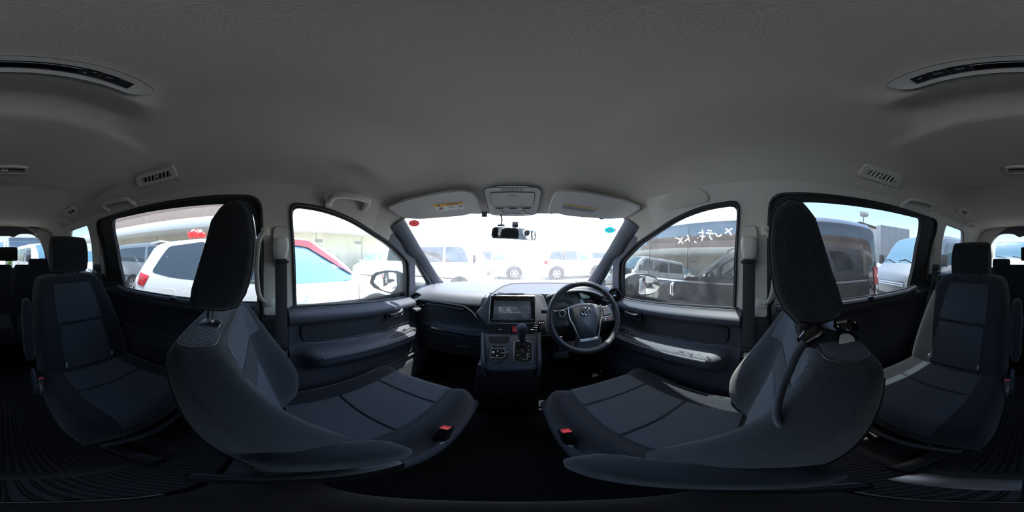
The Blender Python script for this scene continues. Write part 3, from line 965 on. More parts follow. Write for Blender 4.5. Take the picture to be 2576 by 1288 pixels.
# stickers on the windscreen
def sticker(px, py, wpx, hpx, label, kind):
    O = onScreen(px, py) + Vector((0, -.004, 0))
    u = (onScreen(px + 4, py) - onScreen(px - 4, py)).normalized(); vv = (onScreen(px, py - 4) - onScreen(px, py + 4)).normalized()
    w_ = (onScreen(px + wpx / 2, py) - onScreen(px - wpx / 2, py)).length; h_ = (onScreen(px, py - hpx / 2) - onScreen(px, py + hpx / 2)).length
    c = empty('round_sticker', O, label, 'sticker')
    el = lambda f: [(w_ / 2 * f * cos(a * pi / 16), h_ / 2 * f * sin(a * pi / 16)) for a in range(32)]
    n = u.cross(vv)
    if kind == 'red':
        obj('disc', *plate(el(1), O, u, vv, .0008), translucent('faded_red', (0.36, 0.13, 0.13)), c)
        obj('print', *strokes([el(.82) + [el(.82)[0]], [(-w_ * .2, h_ * .1), (w_ * .2, h_ * .12)], [(-w_ * .25, -.0 * h_), (w_ * .25, 0)], [(-w_ * .18, -h_ * .14), (w_ * .18, -h_ * .12)]], O, u, vv, .0022), translucent('pale_red', (.75, .45, .42)), c)
    else:
        obj('disc', *plate(el(1.12), O, u, vv, .0004), translucent('sticker_white', (.8, .8, .8)), c)
        obj('band', *plate(el(.92), O + n * .0006, u, vv, .0004), translucent('sticker_teal', (.05, .62, .68)), c)
        obj('print', *strokes([[(-w_ * .25, h_ * .10), (w_ * .25, h_ * .14)], [(-w_ * .30, -.02 * h_), (w_ * .30, h_ * .02)], [(-w_ * .2, -h_ * .18), (w_ * .2, -h_ * .14)]], O + n * .0007, u, vv, .003), M['white'], c)
        obj('red_edge', *strokes([[(w_ * .52 * cos(a / 10), h_ * .52 * sin(a / 10)) for a in range(-6, 7)]], O + n * .0004, u, vv, .004), M['inkred'], c)
sticker(1043, 562, 27, 16, 'round faded red sticker in the top left windscreen corner', 'red')
sticker(1533, 579, 28, 16, 'round teal and white sticker in the top right windscreen corner', 'teal')
# ================================================================== dashboard
def onPlane(px, py, O, n):
    d = D(px, py); return EYE + d * ((Vector(O) - EYE).dot(n) / d.dot(n))
class Pl:
    """a tilted plane that things are laid on, given by a pixel at a depth and a lean"""
    def __init__(s, O, lean, turn=0.0):
        s.O = Vector(O)
        s.n = Vector((sin(radians(turn)), -cos(radians(lean)) * cos(radians(turn)), sin(radians(lean)))).normalized()
        s.u, s.v, s.n = frame(s.n)
    def p(s, px, py, h=0.0): return onPlane(px, py, s.O, s.n) + s.n * h
    def loop(s, P, h=0.0, r=None, n=4):
        P = [Vector(p) for p in P]
        if r is not None: P = roundpoly(P, r, n)
        return [s.p(p[0], p[1], h) for p in P]
    def slab(s, P, h, t, r=None, bev=0.0, holes=()):
        q = s.loop(P, 0, r)
        q2 = [((a - s.O).dot(s.u), (a - s.O).dot(s.v)) for a in q]
        if holes:
            hs = [s.loop(hh, h, r) for hh in holes]
            return slab([a + s.n * h for a in q], t, s.n, hs)
        return plate(q2, s.O + s.n * h, s.u, s.v, t, bev)
    def at2(s, px, py):
        a = s.p(px, py) - s.O; return (a.dot(s.u), a.dot(s.v))

dash = empty('dashboard', (0, 1.0, 0.45), 'dark grey dashboard with a sunlit top across the cabin front', 'dashboard')
# --- top pad
def dash_prof(x):
    """profile (y, z rel) from the glass to the groove on the passenger side"""
    yf = yscreen(x, -.25) - .004
    yf = min(yf, 1.60)
    e = sstep(.50, .68, abs(x))
    k = .20 * sstep(.09, .15, x) * (1 - sstep(.58, .64, x))
    if k > 0.001:
        return [(yf + .03, -.262), (yf - .02, -.246), (yf * .55 + .55, -.238), (1.08 + k, -.228), (1.01 + k * .98, -.229), (.970 + k * .97, -.240), (.945 + k, -.262), (.930 + k, -.300), (.938 + k, -.312)]
    return [(yf + .03, -.262), (yf - .02, -.246), (yf * .55 + .50, -.236), (1.08, -.228 - .012 * e), (1.01, -.229 - .022 * e), (.970, -.240 - .026 * e), (.945, -.262 - .025 * e), (.930, -.300 - .012 * e), (.938, -.312)]
def dash_top():
    n = 44; rows = []
    for i in range(n + 1):
        x = -.69 + 1.38 * i / n
        P = spline([(a, b, 0) for a, b in dash_prof(x)], 4)
        rows.append([Vector((x, p.x, p.y + ZC)) for p in P])
    V = [p for r in rows for p in r]; m = len(rows[0])
    F = [(i * m + j, i * m + j + 1, (i + 1) * m + j + 1, (i + 1) * m + j) for i in range(n) for j in range(m - 1)]
    return V, F
obj('top_pad', *dash_top(), M['dash'], dash)
# --- face under the groove, passenger side (open tray and glove box)
def face(profile, x0, x1, n=16):
    rows = []
    for i in range(n + 1):
        x = x0 + (x1 - x0) * i / n
        rows.append([Vector((x, y, z + ZC)) for y, z in profile])
    V = [p for r in rows for p in r]; m = len(profile)
    F = [(i * m + j, i * m + j + 1, (i + 1) * m + j + 1, (i + 1) * m + j) for i in range(n) for j in range(m - 1)]
    return V, F
sp2 = lambda P, k=4: [(p.x, p.y) for p in spline([(a, b, 0) for a, b in P], k)]
obj('passenger_face', *face(sp2([(.95, -.305), (.955, -.33), (.965, -.40), (.965, -.455), (.955, -.485), (.938, -.498)]), -.69, -.14), M['dark'], dash)
lip = obj('shelf_lip', *tube(spline([(-.66, .975, ZC - .472), (-.55, .950, ZC - .484), (-.4, .938, ZC - .498), (-.25, .934, ZC - .504), (-.16, .934, ZC - .505)], 6), .011, 8, flat=.7), M['darkb'], dash)
gb = obj('glove_box', *face(sp2([(.938, -.512), (.942, -.56), (.955, -.66), (.97, -.72), (1.05, -.74)]), -.66, -.17), M['dark'], dash)
obj('glove_box_seam', *tube([(-.63, .937, ZC - .530), (-.4, .937, ZC - .535), (-.18, .937, ZC - .536)], .002, 6), M['black'], gb)
obj('glove_box_latch', *box((-.30, .946, ZC - .620), (.09, .012, .016), .004, (12, 0, 0)), M['darkb'], gb)
obj('under_tray', *face([(1.05, -.74), (1.35, -.70)], -.68, .68, 2), M['black'], dash)
# groove line sweeping down round the centre panel
gpx = [(1062, 757), (1074, 756), (1110, 761), (1147, 767), (1168, 771.5), (1186, 784), (1201, 801), (1216, 818), (1230, 832), (1244, 840), (1262, 843.5), (1300, 845), (1345, 845), (1385, 843)]
gy = [.937, .934, .930, .926, .918, .905, .885, .862, .845, .832, .824, .82, .82, .825]
obj('groove', *tube(spline([onY(a, b, y) for (a, b), y in zip(gpx, gy)], 4), .0045, 6), M['black'], dash)
gl2 = [onY(a - 1, b + 7 + (3 if i > 3 else 0), y + .020) for i, ((a, b), y) in enumerate(list(zip(gpx, gy))[1:5])]
obj('tray_edge', *tube(spline(gl2, 5), .009, 8), M['darkb'], dash)
# centre stack body
P0 = Pl(onY(1289, 778, .868), 14)
rgt = [(1362, 741), (1372, 760), (1384, 790), (1392, 843)]
stack = [(1231, 739), (1289, 737), (1350, 738), (1366, 742), (1374, 760), (1388, 800), (1392, 842), (1330, 843), (1262, 842), (1244, 838), (1230, 829), (1216, 812), (1196, 786), (1212, 770), (1224, 752)]
obj('centre_panel', *P0.slab(stack, -.004, .10, 6, .006), M['darkb'], dash, angle=50)
# silver framed display unit
disp = obj('display_frame', *P0.slab([(1234, 741.5), (1347, 743), (1350, 814), (1228, 813)], .004, .02, [5, 5, 6, 8], .002), M['satin'], dash)
obj('display_bezel', *P0.slab([(1236.5, 744), (1344.5, 745), (1346.5, 811), (1231, 810.5)], .0065, .02, [4, 4, 5, 7], .001), M['piano'], disp)
scr_m = mat('lcd_screen', (0.010, 0.014, 0.022), 0.12, emit=((.20, .26, .36), 0.03))
obj('screen', *P0.slab([(1243, 756), (1334, 757), (1336, 802), (1240.5, 801)], .0072, .002), scr_m, disp)
boxm = mat('lcd_message_box', (0.03, 0.035, 0.045), 0.3, emit=((.20, .25, .32), 0.05))
mb = obj('message_box', *P0.slab([(1243.5, 768.5), (1332.5, 769.5), (1333, 790.5), (1242, 789.5)], .0078, .001), boxm, disp)
whm = mat('lcd_text', (0.3, 0.3, 0.3), 0.5, emit=((.75, .78, .8), 0.16))
for i, (tx, x0, yy, sz) in enumerate([('地図SDカードが認識できません。', 1254.5, 773.2, .0066), ('地図SDカードを確認してください。', 1254.5, 777.2, .0066), ('正しいカードの場合は、', 1254.5, 780.8, .0066), ('一旦取り出してから再挿入してください', 1254.5, 784.6, .0066)]):
    text('message_line', tx, P0.p(x0, yy, .0086), P0.u, P0.v, sz, whm, mb, 'LEFT')
bt = obj('button_strip', *P0.slab([(1236, 803.5), (1342, 803.5), (1343, 811), (1234, 810.5)], .0080, .003), M['black'], disp)
obj('strip_highlight', *tube([P0.p(1234.5, 802.6, .0082), P0.p(1342, 803.2, .0082)], .0009, 6), M['satin'], disp)
for i in range(6):
    x = 1246 + i * 18
    obj('strip_divider', *tube([P0.p(x, 804, .0084), P0.p(x, 808, .0084)], .0006, 4), M['inkgrey'], bt)
# vents below
def dash_vent(x0, x1, y0, y1, slant=0):
    q = [(x0, y0), (x1, y0), (x1, y1), (x0 + slant, y1)]
    v = obj('centre_vent', *P0.slab(q, .001, .02, 2), M['black'], dash)
    fr = P0.loop(q, .002, 2, 3)
    obj('vent_rim', *tube(fr, .0022, 6, closed=True), M['darkb'], v)
    for i in range(3):
        y = y0 + (y1 - y0) * (i + .7) / 3.3
        obj('vent_slat', *tube([P0.p(x0 + 3 + slant * (i + .5) / 3, y, .003), P0.p(x1 - 2, y, .003)], .0035, 6, flat=.35), M['dark'], v)
    xm = (x0 + x1) / 2 + slant * .2; ym = y0 + (y1 - y0) * .46
    obj('vent_tab', *box(P0.p(xm, ym, .007), (.019, .006, .003), .001, (14, 0, 0)), M['satin'], v)
dash_vent(1227, 1283.5, 818, 839.5, 17)
dash_vent(1321, 1353, 818.5, 840)
hz = obj('hazard_button', *P0.slab([(1289, 821), (1301, 821), (1301, 836.5), (1289, 836.5)], .004, .02, 2, .001), M['red'], dash)
obj('hazard_mark', *strokes([[P0.at2(1292, 831), P0.at2(1298, 831), P0.at2(1295, 825.5), P0.at2(1292, 831)]], P0.O + P0.n * .0042, P0.u, P0.v, .0012), M['white'], hz)
sw = obj('switch_block', *P0.slab([(1357, 818), (1369, 818), (1369, 839), (1358, 839)], .001, .02, 1), M['black'], dash)
for y in (828, 835.5):
    b = obj('switch', *P0.slab([(1358.5, y - 3.2), (1368.5, y - 3.2), (1368.5, y + 3.2), (1358.5, y + 3.2)], .004, .01, 1, .001), M['piano'], sw)
    obj('switch_mark', *strokes([[P0.at2(1361, y), P0.at2(1364, y - 1.6), P0.at2(1366, y + 1)]], P0.O + P0.n * .0042, P0.u, P0.v, .0014), M['white'], b)
ic = obj('indicator_window', *P0.slab([(1354, 806), (1370, 806), (1370, 813.5), (1354, 813.5)], -.001, .004, 1), M['black'], dash)
for k in range(3): obj('indicator_mark', *P0.slab([(1356.5 + k * 4.6, 811), (1358.6 + k * 4.6, 811), (1358.6 + k * 4.6, 813), (1356.5 + k * 4.6, 813)], .0, .002), M['white'], ic)
# driver side pad right of the display and hood over the dials
hood_c = (.36, 1.03)
def hood():
    rings = []
    for j in range(7):
        f = j / 6; y = .955 + f * .22
        R = []
        for i in range(25):
            a = pi * i / 24
            x = .355 - .245 * cos(a) * (1 - .10 * f); z = -.372 + (.158 - .035 * f) * sin(a) ** .75
            R.append(Vector((x, y - .012 * sin(a), z + ZC)))
        rings.append(R)
    V, F = loft(rings, cap=False, closed=False)
    V2 = [v + Vector(((v.x - .355) * -.06, .004, -.012)) for v in V]
    n = len(V); F2 = [tuple(i + n for i in f)[::-1] for f in F]
    E = [(i, i + 1, i + 1 + n, i + n) for i in range(24)]
    return V + V2, F + F2 + E
hd = obj('dial_hood', *hood(), M['dash'], dash, angle=60)
obj('hood_shell', *tube([Vector((.355 - .245 * cos(pi * i / 24), .953 - .012 * sin(pi * i / 24), -.376 + .158 * sin(pi * i / 24) ** .75 + ZC)) for i in range(25)], .009, 8), M['dash'], hd)
G = Pl(onY(1450, 765, 1.075), 18)
def gauge_face():
    R = []
    for i in range(25):
        a = pi * i / 24; R.append((1.0 * -.232 * cos(a), .132 * sin(a) ** .75 - .03))
    R += [(.232, -.07), (-.232, -.07)]
    return R
gc = Vector((.355, 1.075, ZC - .345))
gn = G.n
gf = obj('dial_face', *plate(gauge_face(), gc, G.u, G.v, .01), mat('dial_grey', (0.060, 0.056, 0.054), 0.35), dash)
def dial(px, py, r, nm, ticks=9):
    O = G.p(px, py) + G.n * .002
    circ = [(r * cos(a * pi / 20), r * sin(a * pi / 20)) for a in range(-4, 25)]
    d = obj(nm, *strokes([circ], O, G.u, G.v, .0030), M['inkgrey'], gf)
    T_ = []
    for k in range(ticks):
        a = radians(215 - k * 250 / (ticks - 1)); T_.append([(r * .78 * cos(a), r * .78 * sin(a)), (r * .92 * cos(a), r * .92 * sin(a))])
    obj('tick_marks', *strokes(T_, O, G.u, G.v, .0028), M['white'], d)
    a = radians(208); obj('needle', *strokes([[(-.1 * r * cos(a), -.1 * r * sin(a)), (r * .8 * cos(a), r * .8 * sin(a))]], O + G.n * .003, G.u, G.v, .0025), M['orange'], d)
dial(1434, 768, .052, 'speed_dial'); dial(1386, 768, .032, 'rev_dial', 7); dial(1482, 768, .024, 'fuel_dial', 5)
obj('info_display', *plate(rrect(.036, .085, .003), G.p(1466, 760) + G.n * .003, G.u, G.v, .002), M['piano'], gf)
obj('dial_lens', *grid(14, 6, lambda u, v: gc + G.u * ((u - .5) * .44 * (1 - .5 * v * v)) + G.v * (v * .118 - .05) + G.n * (.055 + .015 * v)), M['clear'], gf)
# top tray cover between windscreen and centre panel (raised brow)
br = [onY(a, b, y) for a, b, y in [(1235, 739, .90), (1250, 728, .97), (1270, 718, 1.08), (1295, 713.5, 1.18), (1340, 712, 1.22), (1390, 712, 1.22), (1440, 713, 1.20)]]
obj('brow_ridge', *tube(spline(br, 5), .006, 8), M['dash'], dash)
def tray():
    R = spline(br, 4); base = [onY(1242, 741, .88), onY(1270, 739, .90), onY(1300, 738.5, .91), onY(1330, 738.5, .915), onY(1350, 738.5, .92), onY(1375, 740, .94), onY(1400, 738, .98)]
    Bq = spline(base, 4); n = len(R); V = []
    for j in range(5):
        f = j / 4
        for i in range(n): V.append(R[i].lerp(Bq[i], f) + Vector((0, 0, -.012 * sin(pi * f))))
    return V, [(j * n + i, j * n + i + 1, (j + 1) * n + i + 1, (j + 1) * n + i) for j in range(4) for i in range(n - 1)]
obj('tray_cover', *tray(), M['darkb'], dash)
# side vents, round, one at each end
def round_vent(side):
    px, py = (1046, 754) if side < 0 else (1546, 744)
    O = onX(px, py, side * .640); 
    n = Vector((-side * .45, -1, .25)).normalized(); u, v, w = frame(n)
    vn = obj('side_vent', *lathe([(.030, -.05), (.046, -.035), (.052, -.004), (.050, .006), (.044, .008), (.038, .0), (.036, -.02), (.001, -.022)], O, n, 24), M['piano'], dash)
    obj('vent_ring', *tube([O + (u * cos(a * pi / 12) + v * sin(a * pi / 12)) * .050 + n * .006 for a in range(24)], .0035, 6, closed=True), M['black'], vn)
    for k in (-.018, 0, .018):
        obj('vent_slat', *tube([O - u * .034 + v * k - n * .006, O + u * .034 + v * k - n * .006], .006, 6, flat=.3, up=n), M['dark'], vn)
    obj('vent_tab', *box(O - n * -.002, (.026, .006, .012), .002), M['satin'], vn)
    # trim swoosh
    P = [O + u * (.052 * -side) * 1.0 + v * .012, O - u * side * .075 - v * .014 + n * .004, O - u * side * .105 - v * .026]
    obj('vent_wing', *tube(spline([O + v * .05, O - u * side * .045 + v * .028, O - u * side * .085 - v * .012, O - u * side * .05 - v * .038, O - v * .052], 5), .006, 8), M['piano'], vn)
    # pale cup holder front below
    obj('cup_holder', *box(O - v * .066 + n * .002, (.085, .05, .024), .008, (8, 0, side * 20)), mat('warm_lit_plastic', (.25, .235, .225), .5) if False else M['darkb'], vn)
round_vent(-1); round_vent(1)
# passenger top seams
seam = lambda P: tube(spline([onY(a, b, y) for a, b, y in P], 5), .0016, 5)
obj('pad_seam', *seam([(1096, 710, 1.22), (1089, 722, 1.05), (1082, 735, .985), (1075, 755, .928)]), M['black'], dash)
obj('pad_seam', *seam([(1222, 742, .955), (1213, 762, .925), (1206, 780, .91), (1194, 789, .905)]), M['black'], dash)
obj('airbag_tab', *box(onY(1133, 745.5, .955) , (.02, .006, .004), .001), M['black'], dash)
# --- lower console with climate dial and gear lever
con = empty('centre_console', (-.02, .72, .45), 'dark centre console with round climate control and gear selector plate', 'console')
A_, B_ = Vector((0, .80, -.415 + ZC)), Vector((0, .655, -.560 + ZC))
ln = math.degrees(atan2(.145, .145))
P1 = Pl((A_ + B_) / 2, ln)
obj('face', *P1.slab([(1214, 838), (1357, 838), (1357, 918), (1349, 930), (1228, 934), (1212, 920)], 0, .16, [3, 3, 6, 10, 12, 8], .008), M['darkb'], con, angle=50)
obj('pocket', *P1.slab([(1227, 846), (1283, 846), (1279, 864), (1232, 864)], .001, .01, 5), M['black'], con)
for x0, x1 in ((1212, 1216), (1355, 1359)):
    s_ = -1 if x0 < 1300 else 1
    obj('side_rail', *tube(spline([onY(x0 + 2, 838, .80), onY(x0 + 2, 875, .735), onY(x0 + 3 , 915, .675), onY(x0 + 3 - 4 * s_ , 945, .665)], 4), .009, 8), M['dark'], con)
obj('column', *box((-.022, .93, .67), (.27, .50, .46), .02), M['black'], con)
lowr = obj('lower_pocket', *box((-.022, .71, .78), (.27, .10, .20), .02, (-10, 0, 0)), M['black'], con)
# climate dial
dO = P1.p(1252, 889)
ell = lambda f, rx=.049, ry=.049: [(rx * f * cos(a * pi / 24), ry * f * sin(a * pi / 24)) for a in range(48)]
cd = obj('climate_dial', *plate(ell(1), dO + P1.n * .006, P1.u, P1.v, .02, .002), M['black'], con)
obj('dial_rim', *tube(place(ell(1.02), dO + P1.n * .003, P1.u, P1.v), .002, 6, closed=True), M['darkb'], cd)
obj('centre_frame', *tube(place([(p[0], p[1]) for p in rrect(.066, .050, .016, 5)], dO + P1.n * .008, P1.u, P1.v), .0018, 6, closed=True), M['satin'], cd)
obj('centre_key', *plate(rrect(.062, .046, .014), dO + P1.n * .0085, P1.u, P1.v, .004, .001), M['piano'], cd)
for i in range(10):
    a = radians(18 + i * 36 - 18)
    obj('key_divider', *tube([dO + (P1.u * cos(a) + P1.v * sin(a)) * r_ + P1.n * .0066 for r_ in (.037, .048)], .0006, 4), M['darkb'], cd)
for k, (x, y) in enumerate([(-.0, .012), (-.001, -.013)]):
    obj('arrow_mark', *plate(rrect(.005, .005, .001), dO + P1.u * x + P1.v * y + P1.n * .0092, P1.u, P1.v, .0005), M['white'], cd)
obj('small_display', *plate(rrect(.014, .011, .002), dO + P1.u * -.020 + P1.v * .004 + P1.n * .0092, P1.u, P1.v, .0005), mat('lcd_grey', (.30, .34, .38), .3), cd)
text('dial_print', 'TEMP', dO + P1.u * .021 + P1.v * .002 + P1.n * .009, P1.u, P1.v, .0062, M['white'], cd)
for tx, x, y in (('AUTO', .0, .041), ('A/C', -.030, .029), ('MODE', .030, .029), ('REAR', -.028, -.028), ('OFF', -.004, -.040), ('AUTO', .042, .008)):
    text('dial_print', tx, dO + P1.u * x + P1.v * y + P1.n * .0066, P1.u, P1.v, .0052, M['white'], cd)
# gear selector plate
gp = [(1293, 858.5), (1316, 856), (1337, 859), (1341, 906), (1337, 911), (1315, 914), (1295, 910), (1291.5, 905)]
g_rim = obj('selector_frame', *P1.slab(gp, .005, .02, [5, 12, 5, 5, 4, 12, 4, 5], .002), M['satin'], con)
gi = [(1294.5, 860), (1316, 857.8), (1335.5, 860.4), (1339, 905.5), (1335.5, 909.5), (1315, 912), (1296.5, 908.5), (1293.3, 904.5)]
g_in = obj('selector_plate', *P1.slab(gi, .0062, .02, [4, 12, 4, 4, 4, 12, 4, 4]), M['piano'], con)
at = P1.at2
gate = [[at(1316, 872), at(1312, 878), at(1312, 883), at(1317, 884), at(1317, 888)], [at(1326, 888), at(1326, 905), at(1314, 905.5)]]
obj('gate_slot', *strokes(gate, P1.O + P1.n * .0064, P1.u, P1.v, .0024), M['satin'], g_in)
for tx, x, y in (('P', 1329.5, 872), ('R', 1330, 881.5), ('N', 1331, 891), ('D', 1331, 897), ('S', 1308, 902), ('B', 1303, 894)):
    text('gear_letter', tx, P1.p(x, y, .0068), P1.u, P1.v, .0075, M['white'], g_in)
obj('lock_release', *P1.slab([(1328, 860.5), (1334.5, 860.5), (1335, 863.5), (1328, 863.5)], .007, .004, 1), M['black'], g_in)
lv = empty('gear_lever', P1.p(1314, 872), 'black gear lever standing in the console selector plate', 'gear lever')
b0 = P1.p(1313, 871); tp = onY(1313, 824, .655)
ax = (tp - b0).normalized()
L_ = (tp - b0).length
obj('shaft', *tube([b0 - ax * .01, b0.lerp(tp, .35)], [.008, .007], 10), M['chrome'], lv)
obj('boot', *lathe([(.012, 0), (.014, .01), (.009, .02), (.007, .03)], b0, ax, 14), M['black'], lv)
obj('knob', *lathe([(.007, L_ * .25), (.010, L_ * .33), (.0145, L_ * .5), (.0205, L_ * .75), (.0225, L_ * .92), (.021, L_ * 1.02), (.015, L_ * 1.08), (.001, L_ * 1.10)], b0, ax, 20), M['darkb'], lv)
obj('knob_trim', *tube([b0 + ax * L_ * .35 + P1.u * .012 - P1.v * .006, b0 + ax * L_ * .55 + P1.u * .017 - P1.v * .006], .0025, 6), M['satin'], lv)

# ================================================================== steering wheel
def steering():
    O = Vector((.360, .775, ZC - .335))
    c = empty('steering_wheel', O, 'black three-spoke steering wheel with silver spoke trim and emblem', 'steering wheel')
    n = Vector((0, -cos(radians(24)), sin(radians(24)))); u, v, w = frame(n); roll = Matrix.Rotation(radians(-3), 3, w); u = roll @ u; v = roll @ v
    R = .187
    rim = []
    for i in range(64):
        a = 2 * pi * i / 64; rim.append(O + u * R * cos(a) + v * R * sin(a) + n * .028)
    obj('rim', *tube(rim, .0165, 14, closed=True), mat('wheel_urethane', (.020, .022, .027), .42, bump=('noise', 900, .1)), c)
    obj('rim_lower_trim', *tube([O + u * R * cos(radians(a)) + v * R * sin(radians(a)) + n * .030 for a in range(235, 306, 5)], .0172, 12), M['dark'], c)
    hub = roundpoly([(-.088, .058), (-.05, .072), (0, .076), (.05, .072), (.088, .060), (.086, .0), (.070, -.035), (.052, -.090), (.040, -.118), (-.040, -.118), (-.052, -.090), (-.072, -.035), (-.088, .0)], [.02, .04, .05, .04, .02, .03, .03, .03, .012, .012, .03, .03, .03], 4)
    hub = [(p.x, p.y) for p in hub]
    hb = obj('horn_pad', *plate(hub, O + n * .030, u, v, .05, .010), mat('horn_pad_urethane', (.030, .034, .042), .5, bump=('noise', 900, .1)), c, angle=60)
    # emblem: three interlocking ovals
    E = O + v * .030 + n * .0315
    el = lambda rx, ry, cx=0, cy_=0: [(cx + rx * cos(a * pi / 16), cy_ + ry * sin(a * pi / 16)) for a in range(32)]
    for rx, ry, yy, r_ in ((.029, .0205, 0, .0022), (.0105, .0195, 0.0, .0018), (.0205, .0085, .0085, .0018)):
        obj('emblem', *tube(place(el(rx, ry, 0, yy), E, u, v), r_, 6, closed=True), M['chrome'], hb)
    # silver spoke trims
    for s in (-1, 1):
        P = [(.092 * s, .062), (.089 * s, .0), (.074 * s, -.040), (.058 * s, -.090), (.046 * s, -.125)]
        pts = spline([O + u * x + v * y + n * .028 for x, y in P], 5)
        obj('spoke_trim', *tube(pts, [.004 + .0045 * sin(pi * min(1, i / len(pts) * 1.1)) for i in range(len(pts))], 8, flat=.6), M['satin'], c)
        # side spokes
        sp_ = [(p.x, p.y) for p in roundpoly([(.080 * s, .058), (.150 * s, .044), (.186 * s, .040), (.186 * s, -.040), (.150 * s, -.050), (.075 * s, -.035)], .012, 4)]
        k = obj('spoke', *plate(sp_, O + n * .026, u, v, .03, .006), M['dark'], c)
        pad = [(p.x, p.y) for p in roundpoly([(.098 * s, .050), (.150 * s, .040), (.152 * s, -.0), (.100 * s, -.006)], .008, 3)]
        kp = obj('switch_pad', *plate(pad, O + n * .030, u, v, .01, .002), M['darkb'] if s > 0 else M['black'], k)
        if s < 0:
            obj('switch_ring', *tube(place(el(.016, .016), O - u * .122 + v * .026 + n * .031, u, v), .0016, 6, closed=True), M['satin'], kp)
            obj('switch_knob', *lathe([(.013, .0), (.013, .003), (.006, .004), (.001, .003)], O - u * .122 + v * .026 + n * .030, n, 16), M['piano'], kp)
        lowp = [(p.x, p.y) for p in roundpoly([(.092 * s, -.012), (.160 * s, -.010), (.155 * s, -.040), (.088 * s, -.040)], .006, 3)]
        k2 = obj('lower_switch', *plate(lowp, O + n * .029, u, v, .01, .002), M['black'], k)
        for j in (0, 1):
            obj('switch_mark', *plate(rrect(.006, .004, .001), O + u * s * (.108 + .026 * j) - v * .024 + n * .0295, u, v, .0006), M['white'] if j == 0 else M['inkred'], k2)
    ls = [(p.x, p.y) for p in roundpoly([(-.046, -.116), (.046, -.116), (.05, -.134), (-.05, -.134)], .006, 3)]
    obj('lower_trim', *plate(ls, O + n * .028, u, v, .012, .003), M['satin'], c)
    low = [(p.x, p.y) for p in roundpoly([(-.055, -.10), (.055, -.10), (.075, -.182), (-.075, -.182)], .012, 3)]
    obj('spoke', *plate(low, O + n * .022, u, v, .03, .006), M['dark'], c)
    col = obj('column_cover', *tube([O - n * .03, O - n * .16], [.070, .085], 16, flat=.8), M['dark'], c)
    for s, px in ((-1, 1), (1, 1)):
        tip = O + u * s * .175 + v * .048 - n * .045
        st = obj('stalk', *tube([O - n * .06 + u * s * .05 + v * .02, tip], [.010, .012], 10), M['black'], c)
        obj('stalk_knob', *tube([tip, tip + u * s * .042], [.014, .0125], 12), M['dark'], st)
    # paper tag hanging under the column
    return c
steering()
tg = onY(1412, 858, .80)
tag(obj('hanging_tag', *slab([tg + Vector((-.006, 0, .03)), tg + Vector((.004, 0, .03)), tg + Vector((.012, 0, -.012)), tg + Vector((0, .004, -.014))], .001), M['white']), 'small white tag hanging below the steering column', 'tag')
# lower panel on the driver side, pedals, floor paper
obj('driver_lower_panel', *face(sp2([(.96, -.36), (.90, -.40), (.895, -.45), (.91, -.52), (.95, -.58), (1.05, -.62)]), .10, .69), M['dark'], dash)
for nm, p, s, lab in (('brake_pedal', onZ(1410, 893, .80), (.09, .03, .05), 'black brake pedal in the driver footwell'), ('accelerator_pedal', onZ(1372, 898, .74), (.05, .03, .10), 'black accelerator pedal beside the console')):
    pd = empty(nm, (p.x, p.y, p.z), lab, 'pedal')
    obj('pad', *box(p, s, .008, (-30, 0, 0)), M['darkb'], pd)
    obj('arm', *tube([p + Vector((0, .01, 0)), p + Vector((0, .12, .12)), p + Vector((0, .16, .28))], .008, 8), M['black'], pd)
# ================================================================== doors, lower walls, floor
FL = 0.44          # cabin floor height
fl = obj('floor', *grid(14, 24, lambda u, v: Vector((-.74 + 1.48 * u, -1.95 + 3.3 * v, FL + .30 * sstep(1.05, 1.34, -1.95 + 3.3 * v)))), M['carpet'])
tag(fl, 'black carpeted floor of the cabin', None, None, 'structure')
fb = obj('trim_7', *box((0, .005, FL + .006), (1.30, .12, .012), .004), M['black'])
tag(fb, 'smooth black sill strip across the floor between the seat rows', None, None, 'structure')
def firewall():
    P = [(1.02, .46), (1.25, .60), (1.40, .80), (1.42, 1.18)]
    return face([(y, z - ZC) for y, z in P], -.72, .72, 4)
fw = obj('wall_front', *firewall(), M['carpet']); tag(fw, 'black footwell wall below the dashboard', None, None, 'structure')
# ribbed mat in the walkway and under the second row: ribs run front to back
def ribmat(x0, x1, y0, y1, z, pitch=.0165):
    V, F = [], []
    n = int((x1 - x0) / pitch); prof = []
    for i in range(n):
        x = x0 + i * pitch
        prof += [(x, 0.0), (x + pitch * .18, .0045), (x + pitch * .72, .0045), (x + pitch * .90, 0.0)]
    prof.append((x1, 0))
    m = len(prof)
    for y in (y0, y1): V += [Vector((px, y, z + pz)) for px, pz in prof]
    F = [(i, i + 1, m + i + 1, m + i) for i in range(m - 1)]
    return V, F
rm = empty('floor_mat', (0, -.55, FL), 'black ribbed rubber mat on the floor behind the front seats', 'floor mat')
tag(obj('ribs', *ribmat(-.68, .68, -1.30, -.24, FL + .006), M['mat'], rm), kind='stuff')
tag(obj('ribs', *ribmat(-.68, .68, -.20, -.065, FL + .006), M['mat'], rm), kind='stuff')
obj('plain_band', *box((0, -.22, FL + .006), (1.36, .042, .010), .003), M['mat'], rm)
fm = empty('threshold_plate', (.09, -.165, FL + .012), 'shiny metal plate lying on the mat behind the driver seat', 'plate')
obj('plate_body', *box((.092, -.165, FL + .016), (.15, .07, .006), .002), M['sillmetal'], fm)
obj('front_lip', *tube([(-.08, -.062, FL + .014), (.02, -.058, FL + .018), (.12, -.062, FL + .014)], .0035, 6), M['sillmetal'], fm)
for s, l in ((-1, 'dark carpet mat in the passenger footwell'), (1, 'dark carpet mat in the driver footwell')):
    tag(obj('footwell_mat', *box((s * .40, .87, FL + .012), (.46, .36, .014), .005), M['carpet']), l, 'floor mat', 'front floor mats')
pp = onZ(1497, 947, FL + .03)
